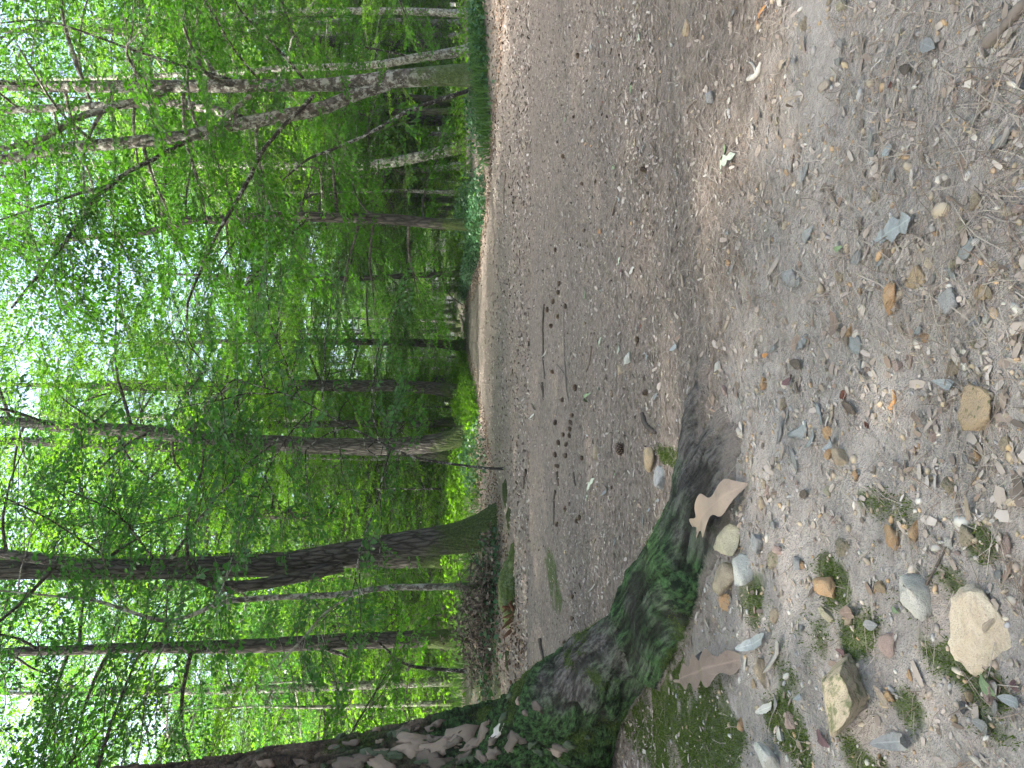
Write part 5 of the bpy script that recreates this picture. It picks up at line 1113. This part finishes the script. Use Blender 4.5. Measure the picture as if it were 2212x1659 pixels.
# moss cushions: tiny blades on the ground and on the pine's foot
BLD = np.array([[-.12, 0, 0], [.12, 0, 0], [0, .12, 1.0]]); BT = np.array([[0, 1, 2]])
r = np.random.default_rng(28); n = 560000; x = r.uniform(-1.5, .0, n); y = r.uniform(.7, 2.8, n); mk_ = moss_mask(x, y); mm = mk_ * 1.15 + sstep(.12, .4, mk_) * (.62 * vnoise(P3(x * 7, y * 7), 31) + .48 * vnoise(P3(x * 23, y * 23), 32) + .2 * r.normal(0, 1, n)); k = mm > .60; x, y = x[k], y[k]
M_MOSS = leaf_material('moss_blade', (.040, .066, .014), (.125, .165, .032), (.09, .15, .02), .3, .7, .1)
scatter('moss', BLD * np.array([1.3, 1, 1]), None, BT, x, y, r.uniform(.0035, .0085, len(x)), M_MOSS, 29, .7, -.001)
fv = np.array([p.vertices[:3] for p in pine_me.polygons]); cen = pv2[fv].mean(1); fm = moss_a[fv].mean(1); pick = np.where((fm > .42) & (cen[:, 2] < 2) & (cen[:, 1] < PY + .2) & (cen[:, 0] > PX - .3))[0]
pick = np.random.default_rng(3).choice(pick, min(26000, len(pick) * 3)); fn = pn[fv[:, 0]]
cp = cen[pick] + np.random.default_rng(4).normal(0, .004, (len(pick), 3)); nn = nrm(fn[pick] + np.random.default_rng(5).normal(0, .45, (len(pick), 3)) + np.array([0, 0, -.1])); tg = nrm(np.cross(nn, np.random.default_rng(6).normal(0, 1, (len(pick), 3)))); hh = np.random.default_rng(7).uniform(.004, .009, len(pick))[:, None]
V = np.stack([cp - tg * hh * .14, cp + tg * hh * .14, cp + nn * hh], 1) - PO
tag(link('moss_cushion', make_mesh('moss_cushion', V.reshape(-1, 3), None, np.arange(len(pick) * 3).reshape(-1, 3), False, [M_MOSS]), PINE), kind='stuff')
# ivy and herbs on the verges
r = np.random.default_rng(33); IV = leaf_diamonds(1, 1.0, .85, 4)[0]; IV[:, 0] -= .3
def cover(name, spots, mat, seed, size, hgt, tilt=.55, V=IV, Q=DIAQ, T=None):
    r = np.random.default_rng(seed); X, Y, Z = [], [], []
    for (cx, cy, sx, sy, n, h) in spots:
        a = r.normal(cx, sx, n); b = r.normal(cy, sy, n); X.append(a); Y.append(b); Z.append(r.random(n) ** 1.3 * h * np.exp(-((a - cx) / sx) ** 2 * .3))
    X = np.concatenate(X); Y = np.concatenate(Y); Z = np.concatenate(Z); k = ~((X > left_edge(Y) - .02) & (X < right_edge(Y) + .02)); X, Y, Z = X[k], Y[k], Z[k]
    return scatter(name, V, Q, T, X, Y, r.uniform(*size, len(X)), mat, seed + 1, tilt, 0, None, H(X, Y) + .01 + Z)
RVI = [(float(right_edge(y)) + .35, y, .28, .5, 620, .32) for y in (14.2, 15.6, 17.4, 19, 20.8, 22.8, 25, 27.5, 30, 33)]
LVH = [(float(left_edge(y)) - .4, y, .3, .6, 480, .34) for y in (17.5, 19.3, 21.2, 23.2, 25.4, 28, 31, 34, 37)]
cover('ivy', RVI + [(5.9, 12.2, .7, .5, 2600, .20), (7.2, 12.6, .8, .6, 2200, .22), (5.0, 13.4, .4, .5, 900, .3), (3.9, 16.9, .4, .5, 900, .5), (4.4, 19.5, .5, 1.2, 900, .5), (-2.5, 10.2, .7, .5, 420, .3), (-3.4, 9.6, .8, .6, 420, .15), (-2.0, 9.6, .5, .4, 160, .12), (-1.6, 16.5, .5, 1.2, 900, .35), (-.9, 13.5, .4, 1, 240, .15)], M_IVY, 34, (.04, .075), .3)
cover('woodland_herbs', LVH + [(-.6, 24, .5, 1.6, 1500, .5), (.6, 29, .5, 1.8, 1500, .55), (-2.4, 21, .8, 2, 1500, .5), (-3.6, 18, 1, 2, 1500, .5), (2.2, 34, .6, 2, 1300, .6), (4.9, 27, .5, 2, 1500, .7), (6, 33, .6, 2, 1300, .7), (-5, 24, 1.5, 3, 1800, .6), (-8, 22, 2, 3, 1800, .6), (8, 20, 2, 3, 1800, .5), (8, 28, 2, 3, 1500, .6)], M_LEAF3, 36, (.05, .10), .5)
GB = np.array([[-.035, 0, 0], [.035, 0, 0], [.02, .12, .6], [-.02, .12, .6], [0, .38, .95]])
cover('grass', [(.0, 27, .5, 2.2, 2200, .0), (1.2, 32, .5, 2, 1800, .0), (-1.0, 22, .5, 2, 1500, .0), (5.3, 12.0, 1.0, .25, 1500, .0), (-4.2, 14.5, 1.2, 1.2, 1200, .0), (4.9, 27, .4, 3, 1200, 0)], M_GRASS, 38, (.12, .34), 0, .25, GB, np.array([[0, 1, 2, 3]]), np.array([[3, 2, 4]]))

# ------------------------------------------------------------------ thin woodland haze, added also to lift the dark understorey
hz_me = bpy.data.meshes.new('haze'); bm = bmesh.new(); bmesh.ops.create_cube(bm, size=1); bm.to_mesh(hz_me); bm.free()
m_h = bpy.data.materials.new('haze'); m_h.use_nodes = True; nt = m_h.node_tree; nt.nodes.remove(nt.nodes['Principled BSDF'])
pvn = nt.nodes.new('ShaderNodeVolumePrincipled'); pvn.inputs['Color'].default_value = (.86, .95, .84, 1); pvn.inputs['Density'].default_value = .0011; pvn.inputs['Anisotropy'].default_value = .3
nt.links.new(pvn.outputs[0], nt.nodes['Material Output'].inputs['Volume']); hz_me.materials.append(m_h)
tag(link('haze', hz_me, None, (0, 40, 13.5), None, (260, 260, 33)), 'thin pale woodland haze filling the forest', 'haze', kind='stuff')
